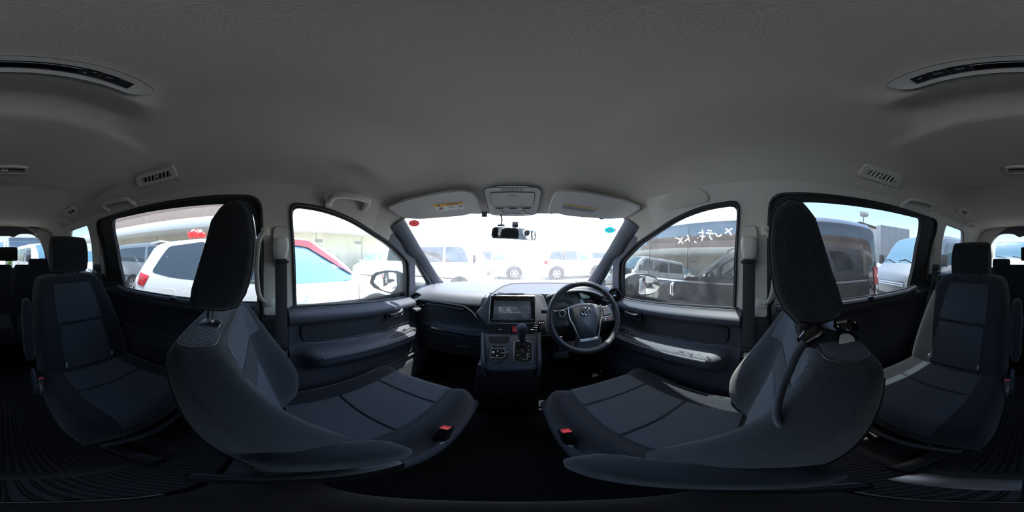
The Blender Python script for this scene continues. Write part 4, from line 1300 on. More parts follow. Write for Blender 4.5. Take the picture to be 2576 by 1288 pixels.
tag(obj('paper_scrap', *slab([pp + Vector((-.02, 0, 0)), pp + Vector((.025, -.01, .004)), pp + Vector((.02, .03, .01)), pp + Vector((-.012, .028, .002))], .001), M['white']), 'white paper scrap on the driver footwell floor', 'paper')

# ---- lower side walls behind and below the doors
for s in (-1, 1):
    nm = 'wall_%s_lower' % ('left' if s < 0 else 'right')
    o = obj(nm, *grid(2, 8, lambda u, v: Vector((s * (.735 - .03 * v * 0), -1.97 + 3.3 * u, FL + (1.19 - FL) * v))), M['dark'])
    tag(o, 'dark lower side wall of the cabin, %s side' % ('left' if s < 0 else 'right'), None, None, 'structure')
    # rear quarter lining with soft belt line shelf
    q = obj('trim_%d' % (8 if s < 0 else 9), *box((s * .675, -1.47, .93), (.10, .92, .76), .03), M['dark'])
    tag(q, 'black lower lining beside the third row, %s side' % ('left' if s < 0 else 'right'), None, None, 'structure')

def sill_f(y): return -.240 - .055 * sstep(.15, .95, y)     # front door glass line
# ---- front doors
def door_x(y, z):
    """inner face of the front door trim, distance from centre; z rel"""
    sl = sill_f(y)
    x = .690
    x -= .040 * sstep(sl + .000, sl - .035, z)                         # shoulder
    x += .028 * sstep(sl - .055, sl - .085, z) * (1 - sstep(sl - .19, sl - .23, z))   # insert set back
    f = sstep(.14, .24, y) * (1 - sstep(.80, .93, y))
    top = -.445 - .065 * sstep(.2, .9, y)
    arm = sstep(top + .022, top - .008, z) * (1 - sstep(top - .05, top - .15, z))
    x -= .075 * arm * f
    x -= .028 * sstep(-.72, -.80, z) * sstep(.35, .55, y)
    x *= 1 - .045 * sstep(.75, 1.05, y)
    return x
def front_door(s):
    sd = 'passenger' if s < 0 else 'driver'
    d = empty('door_%d' % (1 if s < 0 else 2), (s * .70, .55, .5), 'dark grey trim panel of the %s door' % sd, None, None, 'structure')
    ny, nz = 40, 64
    V = []
    for j in range(nz + 1):
        for i in range(ny + 1):
            y = .125 + (1.04 - .125) * i / ny
            sl = sill_f(y); z = sl + (-.97 - sl) * (j / nz) ** 1.25
            V.append(Vector((s * door_x(y, z), y, z + ZC)))
    F = [(j * (ny + 1) + i, j * (ny + 1) + i + 1, (j + 1) * (ny + 1) + i + 1, (j + 1) * (ny + 1) + i) for j in range(nz) for i in range(ny)]
    # closing ledge to the glass and rear edge
    b = len(V)
    for i in range(ny + 1):
        y = .125 + (1.04 - .125) * i / ny; V.append(Vector((s * .735, y, sill_f(y) + ZC)))
    F += [(i, i + 1, b + i + 1, b + i) for i in range(ny)]
    b = len(V)
    for j in range(nz + 1):
        V.append(Vector((s * .74, .125, V[j * (ny + 1)].z)))
    F += [(j * (ny + 1), (j + 1) * (ny + 1), b + j + 1, b + j) for j in range(nz)]
    obj('panel', V, F, M['darkb'], d, angle=60)
    # glass run seal on the ledge
    obj('glass_seal', *tube([Vector((s * .706, .14 + .06 * i, sill_f(.14 + .06 * i) + ZC + .004)) for i in range(14)], .006, 6), M['rubber'], d)
    # soft insert, lighter stitched edge
    ins = [Vector((s * (door_x(y, z) - .004), y, z + ZC)) for y, z in dens([(.19, sill_f(.19) - .065), (.5, sill_f(.5) - .062), (.86, sill_f(.86) - .060)], .04)[:-1]]
    ip = []
    loop = roundpoly([(.175, -.315), (.50, -.345), (.90, -.365), (.93, -.47), (.70, -.470), (.30, -.425), (.185, -.405)], [.03, .1, .03, .03, .1, .1, .03], 4)
    V2, F2 = cdt([(p.x, p.y) for p in dens(loop, .03)], (), .03)
    top = [Vector((s * (door_x(y, z) - .003), y, z + ZC)) for y, z in V2]
    obj('insert', *thicken(top, F2, [Vector((s * .006, 0, 0))] * len(top)), M['dark'], d, angle=60)
    obj('insert_piping', *tube([Vector((s * (door_x(p.x, p.y) - .004), p.x, p.y + ZC)) for p in dens(loop, .03)], .0035, 6, closed=True), M['black'], d)
    # pull handle in its recess
    hy = .735; hz = -.352
    hx = door_x(hy, hz)
    cup = [(p.x, p.y) for p in roundpoly([(-.075, -.032), (.070, -.040), (.078, .026), (-.062, .040)], .016, 4)]
    u = Vector((0, 1, 0)) * (1 if s > 0 else 1); v = Vector((0, 0, 1))
    nrm = Vector((-s, 0, 0))
    uu = v.cross(nrm)
    cupo = [(p[0] * (1 if uu.y > 0 else -1), p[1]) for p in cup]
    O = Vector((s * (hx - .006), hy, hz + ZC))
    hc = obj('handle_cup', *plate(cupo, O, uu, v, .02, .003), M['black'], d)
    obj('handle_rim', *tube(place(cupo, O, uu, v), .003, 6, closed=True), M['darkb'], hc)
    obj('door_handle', *tube(spline([O + uu * .055 + nrm * .004 + v * .005, O + uu * .03 + nrm * .014 - v * .004, O - uu * .03 + nrm * .014 - v * .006, O - uu * .055 + nrm * .006 - v * .004], 4), .009, 8, flat=.6), M['darkb'], hc)
    # armrest switch panel
    sy = .76; sz = -.505
    pO = Vector((s * (.655 - .03), sy, sz + ZC + .004))
    sp_ = obj('switch_panel', *box(pO, (.062, .23, .012), .004, (-4, 0, 0)), M['dark'], d)
    ks = ((-.03, 0),) if s < 0 else ((-.06, -.012), (-.02, -.012), (-.06, .014), (-.02, .014), (.05, 0))
    for k in ks:
        obj('window_switch', *box(pO + Vector((k[1], -k[0] - .01, .008)), (.018, .030, .010), .003), M['black'], sp_)
    obj('switch_mark', *box(pO + Vector((-.004 * s, .0, .0145)), (.004, .006, .0006), 0), M['white'], sp_)
    # bright edge along the armrest
    ed = []
    for i in range(22):
        y = .24 + .66 * i / 21; top_ = -.445 - .065 * sstep(.2, .9, y) - .012
        ed.append(Vector((s * (door_x(y, top_ - .02) - .002), y, top_ - .006 + ZC)))
    obj('armrest_edge', *tube(ed, .006, 8), M['satin'] if False else M['darkb'], d)
    # map pocket line and speaker
    obj('pocket_lip', *tube(spline([Vector((s * (door_x(y, -.74) - .012), y, -.735 + ZC)) for y in (.40, .55, .7, .9, .98)], 4), .009, 8), M['dark'], d)
    for k, r_ in enumerate((.055, .045)):
        Osp = Vector((s * (door_x(.90, -.66) - .004), .90, -.66 + ZC))
        obj('speaker_ring', *tube([Osp + Vector((0, r_ * cos(a * pi / 12), r_ * sin(a * pi / 12))) for a in range(24)], .003, 6, closed=True), M['dark'], d)
    return d
front_door(-1); front_door(1)

# ---- sliding doors
def slide_x(y, z):
    sl = -.213
    x = .705 - .035 * sstep(sl, sl - .025, z)
    x += .012 * sstep(sl - .05, sl - .075, z) * (1 - sstep(-.42, -.46, z))
    x -= .012 * sstep(-.47, -.52, z)
    return x
def slide_door(s):
    sd = 'left' if s < 0 else 'right'
    d = empty('door_%d' % (3 if s < 0 else 4), (s * .70, -.45, .5), 'black trim panel of the %s sliding door' % sd, None, None, 'structure')
    ny, nz = 24, 40; V = []
    for j in range(nz + 1):
        for i in range(ny + 1):
            y = -.985 + .985 * i / ny
            sl = -.213 + .045 * sstep(-.72, -.98, y)
            z = sl + (-1.0 - sl) * (j / nz) ** 1.3
            V.append(Vector((s * slide_x(y, z), y, z + ZC)))
    F = [(j * (ny + 1) + i, j * (ny + 1) + i + 1, (j + 1) * (ny + 1) + i + 1, (j + 1) * (ny + 1) + i) for j in range(nz) for i in range(ny)]
    b = len(V)
    for i in range(ny + 1): V.append(Vector((s * .735, V[i].y, V[i].z)))
    F += [(i, i + 1, b + i + 1, b + i) for i in range(ny)]
    obj('panel', V, F, M['dark'], d, angle=60)
    # belt ledge strip, lighter, with a blind hook
    rail = [Vector((s * .684, y, -.222 + ZC + .045 * sstep(-.72, -.98, y))) for y in [-.82 + .08 * i for i in range(11)]]
    obj('belt_ledge', *tube(rail, .016, 8, flat=.9), M['darkb'], d)
    obj('glass_seal', *tube([p + Vector((s * .022, 0, .010)) for p in rail], .006, 6), M['rubber'], d)
    obj('blind_hook', *box(Vector((s * .680, -.46 if s > 0 else -.40, -.214 + ZC)), (.030, .030, .020), .004), M['black'], d)
    # pressed line in the lower panel
    obj('panel_seam', *tube(spline([Vector((s * (slide_x(y, z) - .002), y, z + ZC)) for y, z in ((-.93, -.27), (-.90, -.40), (-.6, -.455), (-.3, -.475), (-.05, -.48))], 6), .004, 6), M['darkb'], d)
    obj('recess_edge', *tube(spline([Vector((s * (slide_x(y, z) - .002), y, z + ZC)) for y, z in ((-.93, -.28), (-.5, -.285), (-.05, -.29))], 6), .003, 6), M['black'], d)
    return d
slide_door(-1); slide_door(1)

# ---- black gate frame trims on the centre pillars
for s in (-1, 1):
    nm = 'trim_%d' % (10 if s < 0 else 11)
    o = obj(nm, *box((s * .705, .075, .86), (.05, .135, .62), .012), M['dark'])
    tag(o, 'black lower trim of the centre pillar, %s side' % ('left' if s < 0 else 'right'), None, None, 'structure')
    # raised light cover that carries the belt guide
    loop = [ty(y, z, s) for y, z in dens(roundpoly([(.060, .125), (.118, .118), (.132, -.10), (.150, -.275), (.118, -.275), (.088, -.06), (.052, .0)], [.02, .01, .02, .004, .004, .05, .02], 4), .03)]
    t2 = obj('trim_%d' % (12 if s < 0 else 13), *shell_patch(loop, .010, .012, step=.03), M['trim'], angle=60)
    tag(t2, 'light grey belt guide cover on the centre pillar, %s side' % ('left' if s < 0 else 'right'), None, None, 'structure')
    obj('cover_gap', *tube([T(a * 2, y) + SN(T(a * 2, y)) * .004 for a, y in loop], .002, 5, closed=True), M['inkgrey'], t2)
    # assist grip by the sliding door opening
    g = empty('assist_grip', sidept(-.01, 0, s), 'beige vertical assist grip on the %s centre pillar' % ('left' if s < 0 else 'right'), 'grab handle', 'pillar assist grips')
    P = [sidept(.022, .105, s, .004), sidept(.010, .095, s, .035), sidept(-.005, .06, s, .048), sidept(-.012, -.05, s, .050), sidept(-.004, -.15, s, .046), sidept(.015, -.195, s, .028), sidept(.035, -.205, s, .004)]
    obj('grip', *tube(spline(P, 5), .0125, 10, flat=.7), mat('grip_beige', (.44, .41, .35), .5), g)
    obj('upper_mount', *box(sidept(.024, .103, s, .006), (.016, .035, .04), .006), M['trim'], g)
    obj('lower_mount', *box(sidept(.040, -.207, s, .008), (.024, .05, .045), .008), M['trim'], g)

# ---- front seat belts
def front_belt(s):
    b = empty('seat_belt', sidept(.085, .03, s), 'black seat belt hanging from the %s centre pillar' % ('left' if s < 0 else 'right'), 'seat belt', 'front seat belts')
    c = sidept(.088, .035, s, .030); n = Vector((-s, 0, 0))
    rings = []
    for f, w_, dp in ((.05, .030, .012), (.045, .058, .030), (.020, .062, .044), (0.0, .060, .044), (-.02, .052, .036), (-.045, .040, .028), (-.055, .026, .016)):
        rings.append([Vector((c.x + s * .02 + n.x * dp * q[1], c.y + w_ * q[0], c.z + f)) for q in [(p[0], p[1] + .5) for p in rrect(1, 1, .25, 3)]])
    obj('guide_cover', *loft(rings), M['trim'], b, angle=60)
    top = c + Vector((n.x * .016, -.002, -.04)); bot = Vector((s * .655, .075 + .018, ZC - .62))
    P = [top, top.lerp(bot, .35) + Vector((n.x * .004, 0, 0)), bot, Vector((s * .64, .10, FL + .12))]
    obj('webbing', *tube(spline(P, 6), .024, 8, flat=.07, up=(0, 1, 0)), M['belt'], b)
    obj('slot', *box(c + Vector((n.x * .010, .006, -.052)), (.02, .05, .012), .004), M['black'], b)
    tq = top.lerp(bot, .66) + Vector((n.x * .012, .004, 0))
    tg_ = obj('tongue', *box(tq, (.014, .05, .022), .004), M['black'], b)
    obj('tongue_plate', *box(tq + Vector((n.x * .002, .006, -.024)), (.004, .026, .034), .002), M['chrome'], tg_)
front_belt(-1); front_belt(1)
# ================================================================== seats
def sgnpow(a, p): return math.copysign(abs(a) ** p, a)
def cushion_fn(cx, y0, y1, hw, z0, rise, bol, sag=0.0, dirn=1):
    """returns f(u in -1..1, v in 0..1) -> top surface point; v=1 at the front edge"""
    def f(u, v, lift=0.0):
        au = abs(u)
        w = hw * (1 - .05 * (1 - v) - .04 * sstep(.8, 1, v))
        z = z0 + rise * v + bol * sstep(.55, .82, au) * (1 - .35 * v) - sag * math.exp(-((v - .35) / .3) ** 2) * (1 - au)
        z -= .085 * max(0, (au - .80) / .20) ** 2.6
        z -= .075 * max(0, (v - .86) / .14) ** 2.2
        y = y0 + (y1 - y0) * v + .018 * (1 - au * au) * v
        return Vector((cx + u * w, y, z + ZC + lift))
    return f
def solid_top(f, nu, nv, zb, inset=.02):
    """close a top surface down to height zb"""
    V = []; F = []
    for j in range(nv + 1):
        for i in range(nu + 1): V.append(f(-1 + 2 * i / nu, j / nv))
    F = [(j * (nu + 1) + i, j * (nu + 1) + i + 1, (j + 1) * (nu + 1) + i + 1, (j + 1) * (nu + 1) + i) for j in range(nv) for i in range(nu)]
    ring = [i for i in range(nu + 1)] + [(j + 1) * (nu + 1) - 1 for j in range(1, nv + 1)] + [nv * (nu + 1) + i for i in range(nu - 1, -1, -1)] + [j * (nu + 1) for j in range(nv - 1, 0, -1)]
    c = sum((V[i] for i in ring), Vector()) / len(ring)
    prev = ring
    for k, (fz, ins) in enumerate(((.35, -.004), (.75, .004), (1, inset))):
        cur = []
        for i in ring:
            p = V[i]; d = (p - c); d.z = 0; d.normalize()
            cur.append(len(V)); V.append(Vector((p.x - d.x * ins, p.y - d.y * ins, p.z + (zb + ZC - p.z) * fz)))
        m = len(ring)
        F += [(prev[q], prev[(q + 1) % m], cur[(q + 1) % m], cur[q]) for q in range(m)]
        prev = cur
    F.append(tuple(prev))
    return V, F
def panel_on(f, u0, u1, v0, v1, lift, nu=34, nv=34, depth=.02):
    """padded insert: rounded down to the grooves at its rim"""
    def g(a, b):
        u = u0 + (u1 - u0) * a; v = v0 + (v1 - v0) * b
        e = min(a, 1 - a) / .03; e2 = min(b, 1 - b) / .03
        k = (1 - max(0, 1 - e) ** 2) * (1 - max(0, 1 - e2) ** 2)
        return f(u, v) + Vector((0, 0, -.006 + (lift + .006) * k))
    V, F = grid(nu + 1, nv + 1, g)
    return V, F
class Back:
    """upholstered seat back: a stack of rings"""
    def __init__(s, cx, tab, n=40):
        # tab rows: (z rel, y front centre, half width, thickness, bolster)
        s.cx = cx; s.tab = tab
    def row(s, z):
        return [smooth(z, [(r[0], r[k]) for r in s.tab]) for k in range(5)]
    def front(s, u, z, off=0.0):
        _, y, w, t, b = s.row(z); au = abs(u)
        yy = y + b * sstep(.42, .86, au) - (t * .6) * max(0, (au - .82) / .18) ** 2.4
        return Vector((s.cx + u * w, yy + off, z + ZC))
    def body(s, nz=34, m=48):
        z0, z1 = s.tab[0][0], s.tab[-1][0]; rings = []
        for j in range(nz + 1):
            z = z0 + (z1 - z0) * (1 - (1 - j / nz) ** 1.6)
            _, y, w, t, b = s.row(z); R = []
            for i in range(m // 2 + 1):
                u = -cos(pi * i / (m // 2)); R.append(s.front(u, z))
            yr = y - t
            for i in range(1, m // 2):
                a = pi * i / (m // 2); c = cos(a); q = sin(a)
                R.append(Vector((s.cx + w * c * .985, s.front(1, z).y + (yr - s.front(1, z).y) * q ** .45, z + ZC - .0)))
            rings.append(R)
        return loft(rings)
    def panel(s, u0, u1, z0, z1, lift, nu=36, nz=34):
        def g(a, b):
            u = u0 + (u1 - u0) * a; z = z0 + (z1 - z0) * b
            e = min(a, 1 - a) / .03; e2 = min(b, 1 - b) / .03
            k = (1 - max(0, 1 - e) ** 2) * (1 - max(0, 1 - e2) ** 2)
            return s.front(u, z, -.006 + (lift + .006) * k)
        return grid(nu + 1, nz + 1, g)
def headrest(parent, cx, prof, hw, mt='fab2', seam=True):
    """prof: closed (y, z abs) profile of the pad seen from the side; lofted across the width"""
    n = len(prof); cyy = sum(p[0] for p in prof) / n; czz = sum(p[1] for p in prof) / n
    rings = []
    st = [(-1.0, .80), (-.985, .90), (-.94, .965), (-.86, 1.0), (-.5, 1.02), (0, 1.03), (.5, 1.02), (.86, 1.0), (.94, .965), (.985, .90), (1.0, .80)]
    for u, k in st: rings.append([Vector((cx + u * hw, cyy + (p[0] - cyy) * k, czz + (p[1] - czz) * k)) for p in prof])
    hr = obj('headrest', *loft(rings), M[mt], parent, angle=70)
    if seam:
        for u in (-.90, .90):
            obj('piping', *tube([Vector((cx + u * hw, cyy + (p[0] - cyy) * .995, czz + (p[1] - czz) * .995)) for p in prof], .0022, 5, closed=True), M['fab'], hr)
    return hr
def buckle(parent, O, tilt=0, lab=None):
    b = obj('buckle', *box(O, (.026, .036, .085), .006, (tilt, 0, 0)), M['black'], parent)
    obj('buckle_button', *box(Vector(O) + Vector((0, .004, .0440)), (.021, .024, .006), .002, (tilt, 0, 0)), M['red'], b)
    obj('buckle_wire', *tube(spline([Vector(O) + Vector((.0, -.02, -.03)), Vector(O) + Vector((0.004, -.03, -.06)), Vector(O) + Vector((0, 0, -.09))], 4), .002, 6), M['inkgrey'], b)

def front_seat(s, cx, hr_px, hx):
    sd = 'passenger' if s < 0 else 'driver'
    lab = 'charcoal cloth front passenger seat with inboard armrest' if s < 0 else 'charcoal cloth driver seat behind the steering wheel'
    st = empty('front_seat', (cx, .3, FL), lab, 'car seat', 'front seats')
    f = cushion_fn(cx, .04, .615, .238, -.690, .035, .034, .012)
    obj('cushion', *solid_top(f, 36, 30, -.80), M['fab'], st, angle=60)
    for v0, v1 in ((.06, .399), (.401, .719), (.721, .985)):
        obj('cushion_panel', *panel_on(f, -.60, .60, v0, v1, .006), M['ribx'], st)
    # plastic base and rails
    obj('side_valance', *tube(spline([Vector((cx - s * .232, y, z + ZC)) for y, z in ((.00, -.80), (.15, -.795), (.35, -.785), (.52, -.775), (.60, -.79))], 5), .032, 8, flat=.5, up=(0, 0, 1)), M['darkb'], st)
    obj('base', *box((cx, .32, ZC - .86), (.40, .46, .12), .02), M['black'], st)
    for k in (-1, 1): obj('rail', *box((cx + k * .17, .30, FL + .035), (.04, .60, .05), .008), M['black'], st)
    # back
    tab = [(-.72, .06, .215, .10, .05), (-.62, .055, .220, .115, .085), (-.52, .035, .228, .118, .105), (-.42, .010, .230, .115, .095), (-.32, -.018, .224, .108, .070), (-.24, -.040, .216, .100, .045), (-.19, -.052, .208, .094, .026), (-.163, -.060, .197, .086, .014), (-.150, -.070, .180, .068, .006)]
    B = Back(cx, tab)
    bk = obj('backrest', *B.body(), M['fab'], st, angle=60)
    m_ = 48; zt_ = tab[-1][0]; q = B.row(zt_); R_ = []
    for i in range(m_ // 2 + 1): R_.append(B.front(-cos(pi * i / (m_ // 2)), zt_))
    for i in range(1, m_ // 2):
        a_ = pi * i / (m_ // 2); f1 = B.front(1, zt_); R_.append(Vector((cx + q[2] * cos(a_) * .985, f1.y + (q[1] - q[3] - f1.y) * sin(a_) ** .45, zt_ + ZC)))
    c_ = sum(R_, Vector()) / len(R_)
    rim = [c_ + (p - c_) * .95 + Vector((0, 0, .001)) for p in R_]
    obj('top_panel', *loft([[c_ + (p - c_) * .95 + Vector((0, 0, -.002)) for p in R_], rim, [c_ + (p - c_) * .85 + Vector((0, 0, .004)) for p in R_], [c_ + (p - c_) * .4 + Vector((0, 0, .006)) for p in R_]]), M['ribx'], bk)
    obj('back_seam', *tube(rim, .0017, 5, closed=True), M['black'], bk)
    obj('back_panel', *B.panel(-.40, .40, -.625, -.345, .006), M['ribz'], bk)
    obj('back_panel', *B.panel(-.72, .72, -.262, -.158, .004), M['ribx'], bk)
    obj('back_panel', *B.panel(-.55, .55, -.343, -.264, .004), M['fab'], bk)
    for k in (-1, 1):
        obj('back_seam', *tube([B.front(k * .99, z / 100, -.01) + Vector((k * .0005, 0, 0)) for z in range(-66, -18, 3)], .0016, 5), M['black'], bk)
        sm = []
        for z in range(-66, -17, 3):
            q = B.row(z / 100); f1 = B.front(1, z / 100); sm.append(Vector((cx + k * q[2] * .930, f1.y + (q[1] - q[3] - f1.y) * .62, z / 100 + ZC)))
        obj('back_seam', *tube(sm, .0016, 5), M['black'], bk)
    # headrest with posts
    prof = []
    hx_in = cx - s * -1 * 0
    for p in hr_px:
        q = onX(p[0], p[1], hx); prof.append((q.y, q.z))
    hw = abs(cx - hx)
    hr = headrest(st, cx, prof, hw)
    zt = min(p[1] for p in prof) + .02
    yc = sum(p[0] for p in prof) / len(prof) - .028
    for k in (-1, 1):
        px_ = cx + k * .068
        obj('post', *tube([Vector((px_, -.098, ZC - .175)), Vector((px_, yc - .004, zt))], .0075, 12), M['chrome'], hr)
        obj('post_sleeve', *box(Vector((px_, -.097, ZC - .150)), (.042, .046, .022), .009), M['black'], hr)
    # inboard armrest, folded down
    ax = -.147 if s < 0 else .118
    R = []
    yb = -.010 if s < 0 else -.045
    for f_, w_, h_ in ((0, .020, .030), (.12, .033, .050), (.4, .036, .056), (.7, .035, .052), (.88, .031, .044), (.97, .022, .030), (1, .010, .014)):
        y = yb + (.158 - yb) * f_
        R.append([Vector((ax - s * (.026 if s < 0 else .040) * f_ ** 1.5 + p[0] * w_, y, -.455 - .035 * f_ + p[1] * h_ + ZC)) for p in rrect(2, 2, .75, 4)])
    ar = obj('armrest', *loft(R), M['fab'], st, angle=60)
    obj('armrest_pivot', *lathe([(.035, 0), (.035, .012), (.02, .016)], (ax + s * .04, .01, ZC - .47), (-s * -1, 0, 0), 16), M['black'], ar)
    # recliner cover and buckle on the inboard side
    obj('recliner_cover', *box((cx - s * .238, .05, ZC - .735), (.03, .24, .10), .012), M['black'], st)
    bO = Vector((cx - s * .236, .318, ZC - .668))
    buckle(st, bO, -20)
    return st
HR_L = [(598, 495), (616, 504), (632, 534), (638, 590), (637, 636), (629, 692), (616, 742), (595, 776), (560, 786), (523, 785), (489, 779), (474, 760), (478, 729), (492, 683), (505, 640), (517, 599), (529, 552), (551, 521), (573, 501)]
HR_R = [(1985, 494), (2017, 501), (2035, 521), (2054, 546), (2066, 584), (2082, 636), (2097, 686), (2116, 739), (2127, 779), (2119, 801), (2082, 817), (2035, 824), (2004, 817), (1973, 785), (1951, 739), (1939, 683), (1934, 605), (1939, 549), (1955, 512)]
front_seat(-1, -.372, HR_L, -.268)
front_seat(1, .352, HR_R, .250)

# ---- clip-on gooseneck holder on the driver seat posts
def clip_holder():
    c = empty('gooseneck_holder', (.27, -.12, ZC - .15), 'black clip with a bent gooseneck arm on the driver headrest posts', 'phone holder')
    X = .262
    P = lambda a, b, x=X: onX(a, b, x)
    bodyp = [(2012, 812), (2040, 818), (2080, 826), (2104, 832), (2122, 832), (2128, 850), (2124, 872), (2100, 880), (2050, 878), (2012, 862)]
    q = [P(a, b, .245) for a, b in bodyp]
    obj('clip_body', *slab(q, .05, (-1, 0, 0)), M['black'], c)
    jaw = [P(a, b, .236) for a, b in roundpoly([(2112, 832), (2140, 832), (2160, 846), (2158, 868), (2138, 880), (2108, 876)], 12, 4)]
    j = obj('clip_jaw', *slab(jaw, .03, (-1, 0, 0)), M['piano'], c)
    pad = [P(a, b, .232) for a, b in roundpoly([(2116, 842), (2138, 840), (2152, 852), (2148, 868), (2132, 876), (2112, 874)], 8, 4)]
    obj('jaw_pad', *slab(pad, .004, (-1, 0, 0)), M['inkgrey'], j)
    obj('clip_spring', *tube([P(a, b, .25) for a, b in ((2100, 812), (2130, 808), (2150, 818), (2152, 828))], .006, 8), M['piano'], c)
    obj('clip_screw', *lathe([(.010, 0), (.010, .008), (.004, .010)], P(2125, 822, .25), (0, 0, 1), 12), M['black'], c)
    k0, k1 = P(2044, 842, .225), P(2018, 862, .215)
    obj('neck_socket', *tube([k0 + (k0 - k1) * .3, k0, k0.lerp(k1, .5), k1], [.017, .016, .013, .010], 14), M['piano'], c)
    nk = [(2026, 858), (2012, 878), (1998, 905), (1985, 935), (1972, 965), (1962, 995), (1956, 1025), (1954, 1050), (1962, 1068), (1982, 1086)]
    xs = [.215, .208, .200, .192, .184, .176, .168, .160, .156, .155]
    pts = spline([P(a, b, x) for (a, b), x in zip(nk, xs)], 6)
    rr = [.0050 - .0022 * i / len(pts) for i in range(len(pts))]
    ngk = obj('gooseneck', *tube(pts, rr, 10), mat('black_ribbed_neck', (.012, .012, .013), .35), c)
    for i in range(0, len(pts) - 1, 1):
        for t in (0, .5):
            p = pts[i].lerp(pts[i + 1], t); d = (pts[i + 1] - pts[i]).normalized()
            u, v, w = frame(d)
            obj('neck_ring', *tube([p + (u * cos(a * pi / 5) + v * sin(a * pi / 5)) * (rr[i] + .0003) for a in range(10)], .0008, 4, closed=True), M['darkb'], ngk)
clip_holder()

# ---- second row captain seats
def captain(s, cx, hz, lab):
    st = empty('second_row_seat', (cx, -.6, FL), lab, 'car seat', 'second row seats')
    f = cushion_fn(cx, -.70, -.285, .270, -.635, .010, .022, .008)
    obj('cushion', *solid_top(f, 32, 24, -.76), M['fab'], st, angle=60)
    obj('cushion_panel', *panel_on(f, -.62, .62, .05, .42, .005), M['ribx'], st)
    obj('cushion_panel', *panel_on(f, -.62, .62, .43, .99, .005), M['ribx'], st)
    obj('base', *box((cx, -.52, ZC - .83), (.36, .36, .16), .02), M['black'], st)
    for k in (-1, 1): obj('rail', *box((cx + k * .16, -.55, FL + .035), (.05, .75, .05), .008), M['black'], st)
    tab = [(-.72, -.68, .250, .10, .03), (-.62, -.70, .258, .13, .040), (-.50, -.745, .260, .14, .042), (-.38, -.80, .256, .14, .038), (-.26, -.865, .248, .135, .028), (-.18, -.91, .232, .125, .018), (-.135, -.945, .205, .095, .010), (-.118, -.97, .165, .04, .003)]
    B = Back(cx, tab)
    bk = obj('backrest', *B.body(), M['fab'], st, angle=60)
    obj('back_panel', *B.panel(-.52, .52, -.63, -.385, .005), M['ribz'], bk)
    obj('back_panel', *B.panel(-.55, .55, -.375, -.165, .005), M['ribz'], bk)
    prof = [(p[0] + 0, p[1] + ZC + hz) for p in ((-1.055, .118), (-1.02, .118), (-.995, .09), (-.975, .02), (-.972, -.05), (-.985, -.105), (-1.01, -.12), (-1.06, -.118), (-1.085, -.10), (-1.095, -.03), (-1.09, .05), (-1.075, .10))]
    hr = headrest(st, cx + .022 * s, prof, .127, 'fab2', False)
    for k in (-1, 1):
        p0 = Vector((cx + .022 * s + k * .058, -.975, ZC - .14)); p1 = Vector((cx + .022 * s + k * .058, -1.02, ZC + hz - .10))
        obj('post', *tube([p0, p1], .006, 10), M['chrome'], hr)
        obj('post_sleeve', *box(p0 + Vector((0, .0, .022)), (.032, .030, .014), .005), M['black'], hr)
    # armrest on the aisle side, folded up beside the back
    ax = cx - s * .292; R = []
    for z, w_, h_, yy in ((-.235, .012, .018, -.862), (-.25, .024, .034, -.858), (-.32, .028, .038, -.828), (-.42, .028, .038, -.782), (-.50, .026, .036, -.745), (-.54, .014, .02, -.73)):
        R.append([Vector((ax + p[0] * w_, yy + p[1] * h_, z + ZC)) for p in rrect(2, 2, .7, 4)])
    obj('armrest', *loft(R), M['fab'], st, angle=60)
    cov = obj('side_cover', *box((cx - s * .285, -.66, ZC - .655), (.018, .13, .13), .010, (-25, 0, 0)), M['darkb'], st)
    bO = Vector((cx - s * .272, -.600, ZC - .615)); buckle(st, bO, 40)
    obj('valance', *tube(spline([Vector((cx + (u - .5) * .46, -.275 + .03 * (1 - (2 * u - 1) ** 2), ZC - .765)) for u in (0, .25, .5, .75, 1)], 5), .012, 8), M['dark'], st)
    for k in (-1, 1): obj('loop_tag', *box((cx + k * .13, -.690, ZC - .59), (.006, .012, .03), .001), M['inkgrey'], st)
    # slide lever under the cushion front
    obj('slide_bar', *tube(spline([(cx - .15, -.29, ZC - .80), (cx - .13, -.262, ZC - .80), (cx + .13, -.262, ZC - .80), (cx + .15, -.29, ZC - .80)], 4), .006, 8), M['inkgrey'], st)
    return st
captain(-1, -.400, .012, 'black cloth second row captain seat on the left')
captain(1, .358, -.030, 'black cloth second row captain seat on the right')
# belts of the second row
def rear_belt(s, cx):
    b = empty('rear_seat_belt', (s * .66, -1.0, ZC - .1), 'black second row seat belt on the %s pillar' % ('left' if s < 0 else 'right'), 'seat belt', 'second row seat belts')
    P = [Vector((s * .665, -1.03, ZC - .085)), Vector((s * .62, -.935, ZC - .17)), Vector((s * .605, -.85, ZC - .34)), Vector((s * .615, -.74, ZC - .55)), Vector((s * .66, -.70, ZC - .74))]
    obj('webbing', *tube(spline(P, 6), .024, 8, flat=.08, up=(s * .25, 1, .35)), M['belt'], b)
    obj('guide', *box((s * .655, -1.03, ZC - .085), (.03, .06, .045), .008), M['dark'], b)
    tq = P[3] + Vector((-s * .012, .01, .0))
    tn = obj('tongue', *box(tq, (.012, .05, .020), .004, (0, 0, s * 25)), M['black'], b)
    obj('tongue_plate', *box(tq + Vector((0, .004, -.022)), (.004, .024, .030), .002), M['chrome'], tn)
    # upper anchor on the pillar
    sl = obj('anchor_slide', *box(sidept(-1.045, .05, s, .010), (.014, .028, .10), .005), M['trim'], b)
rear_belt(-1, -.41); rear_belt(1, .36)
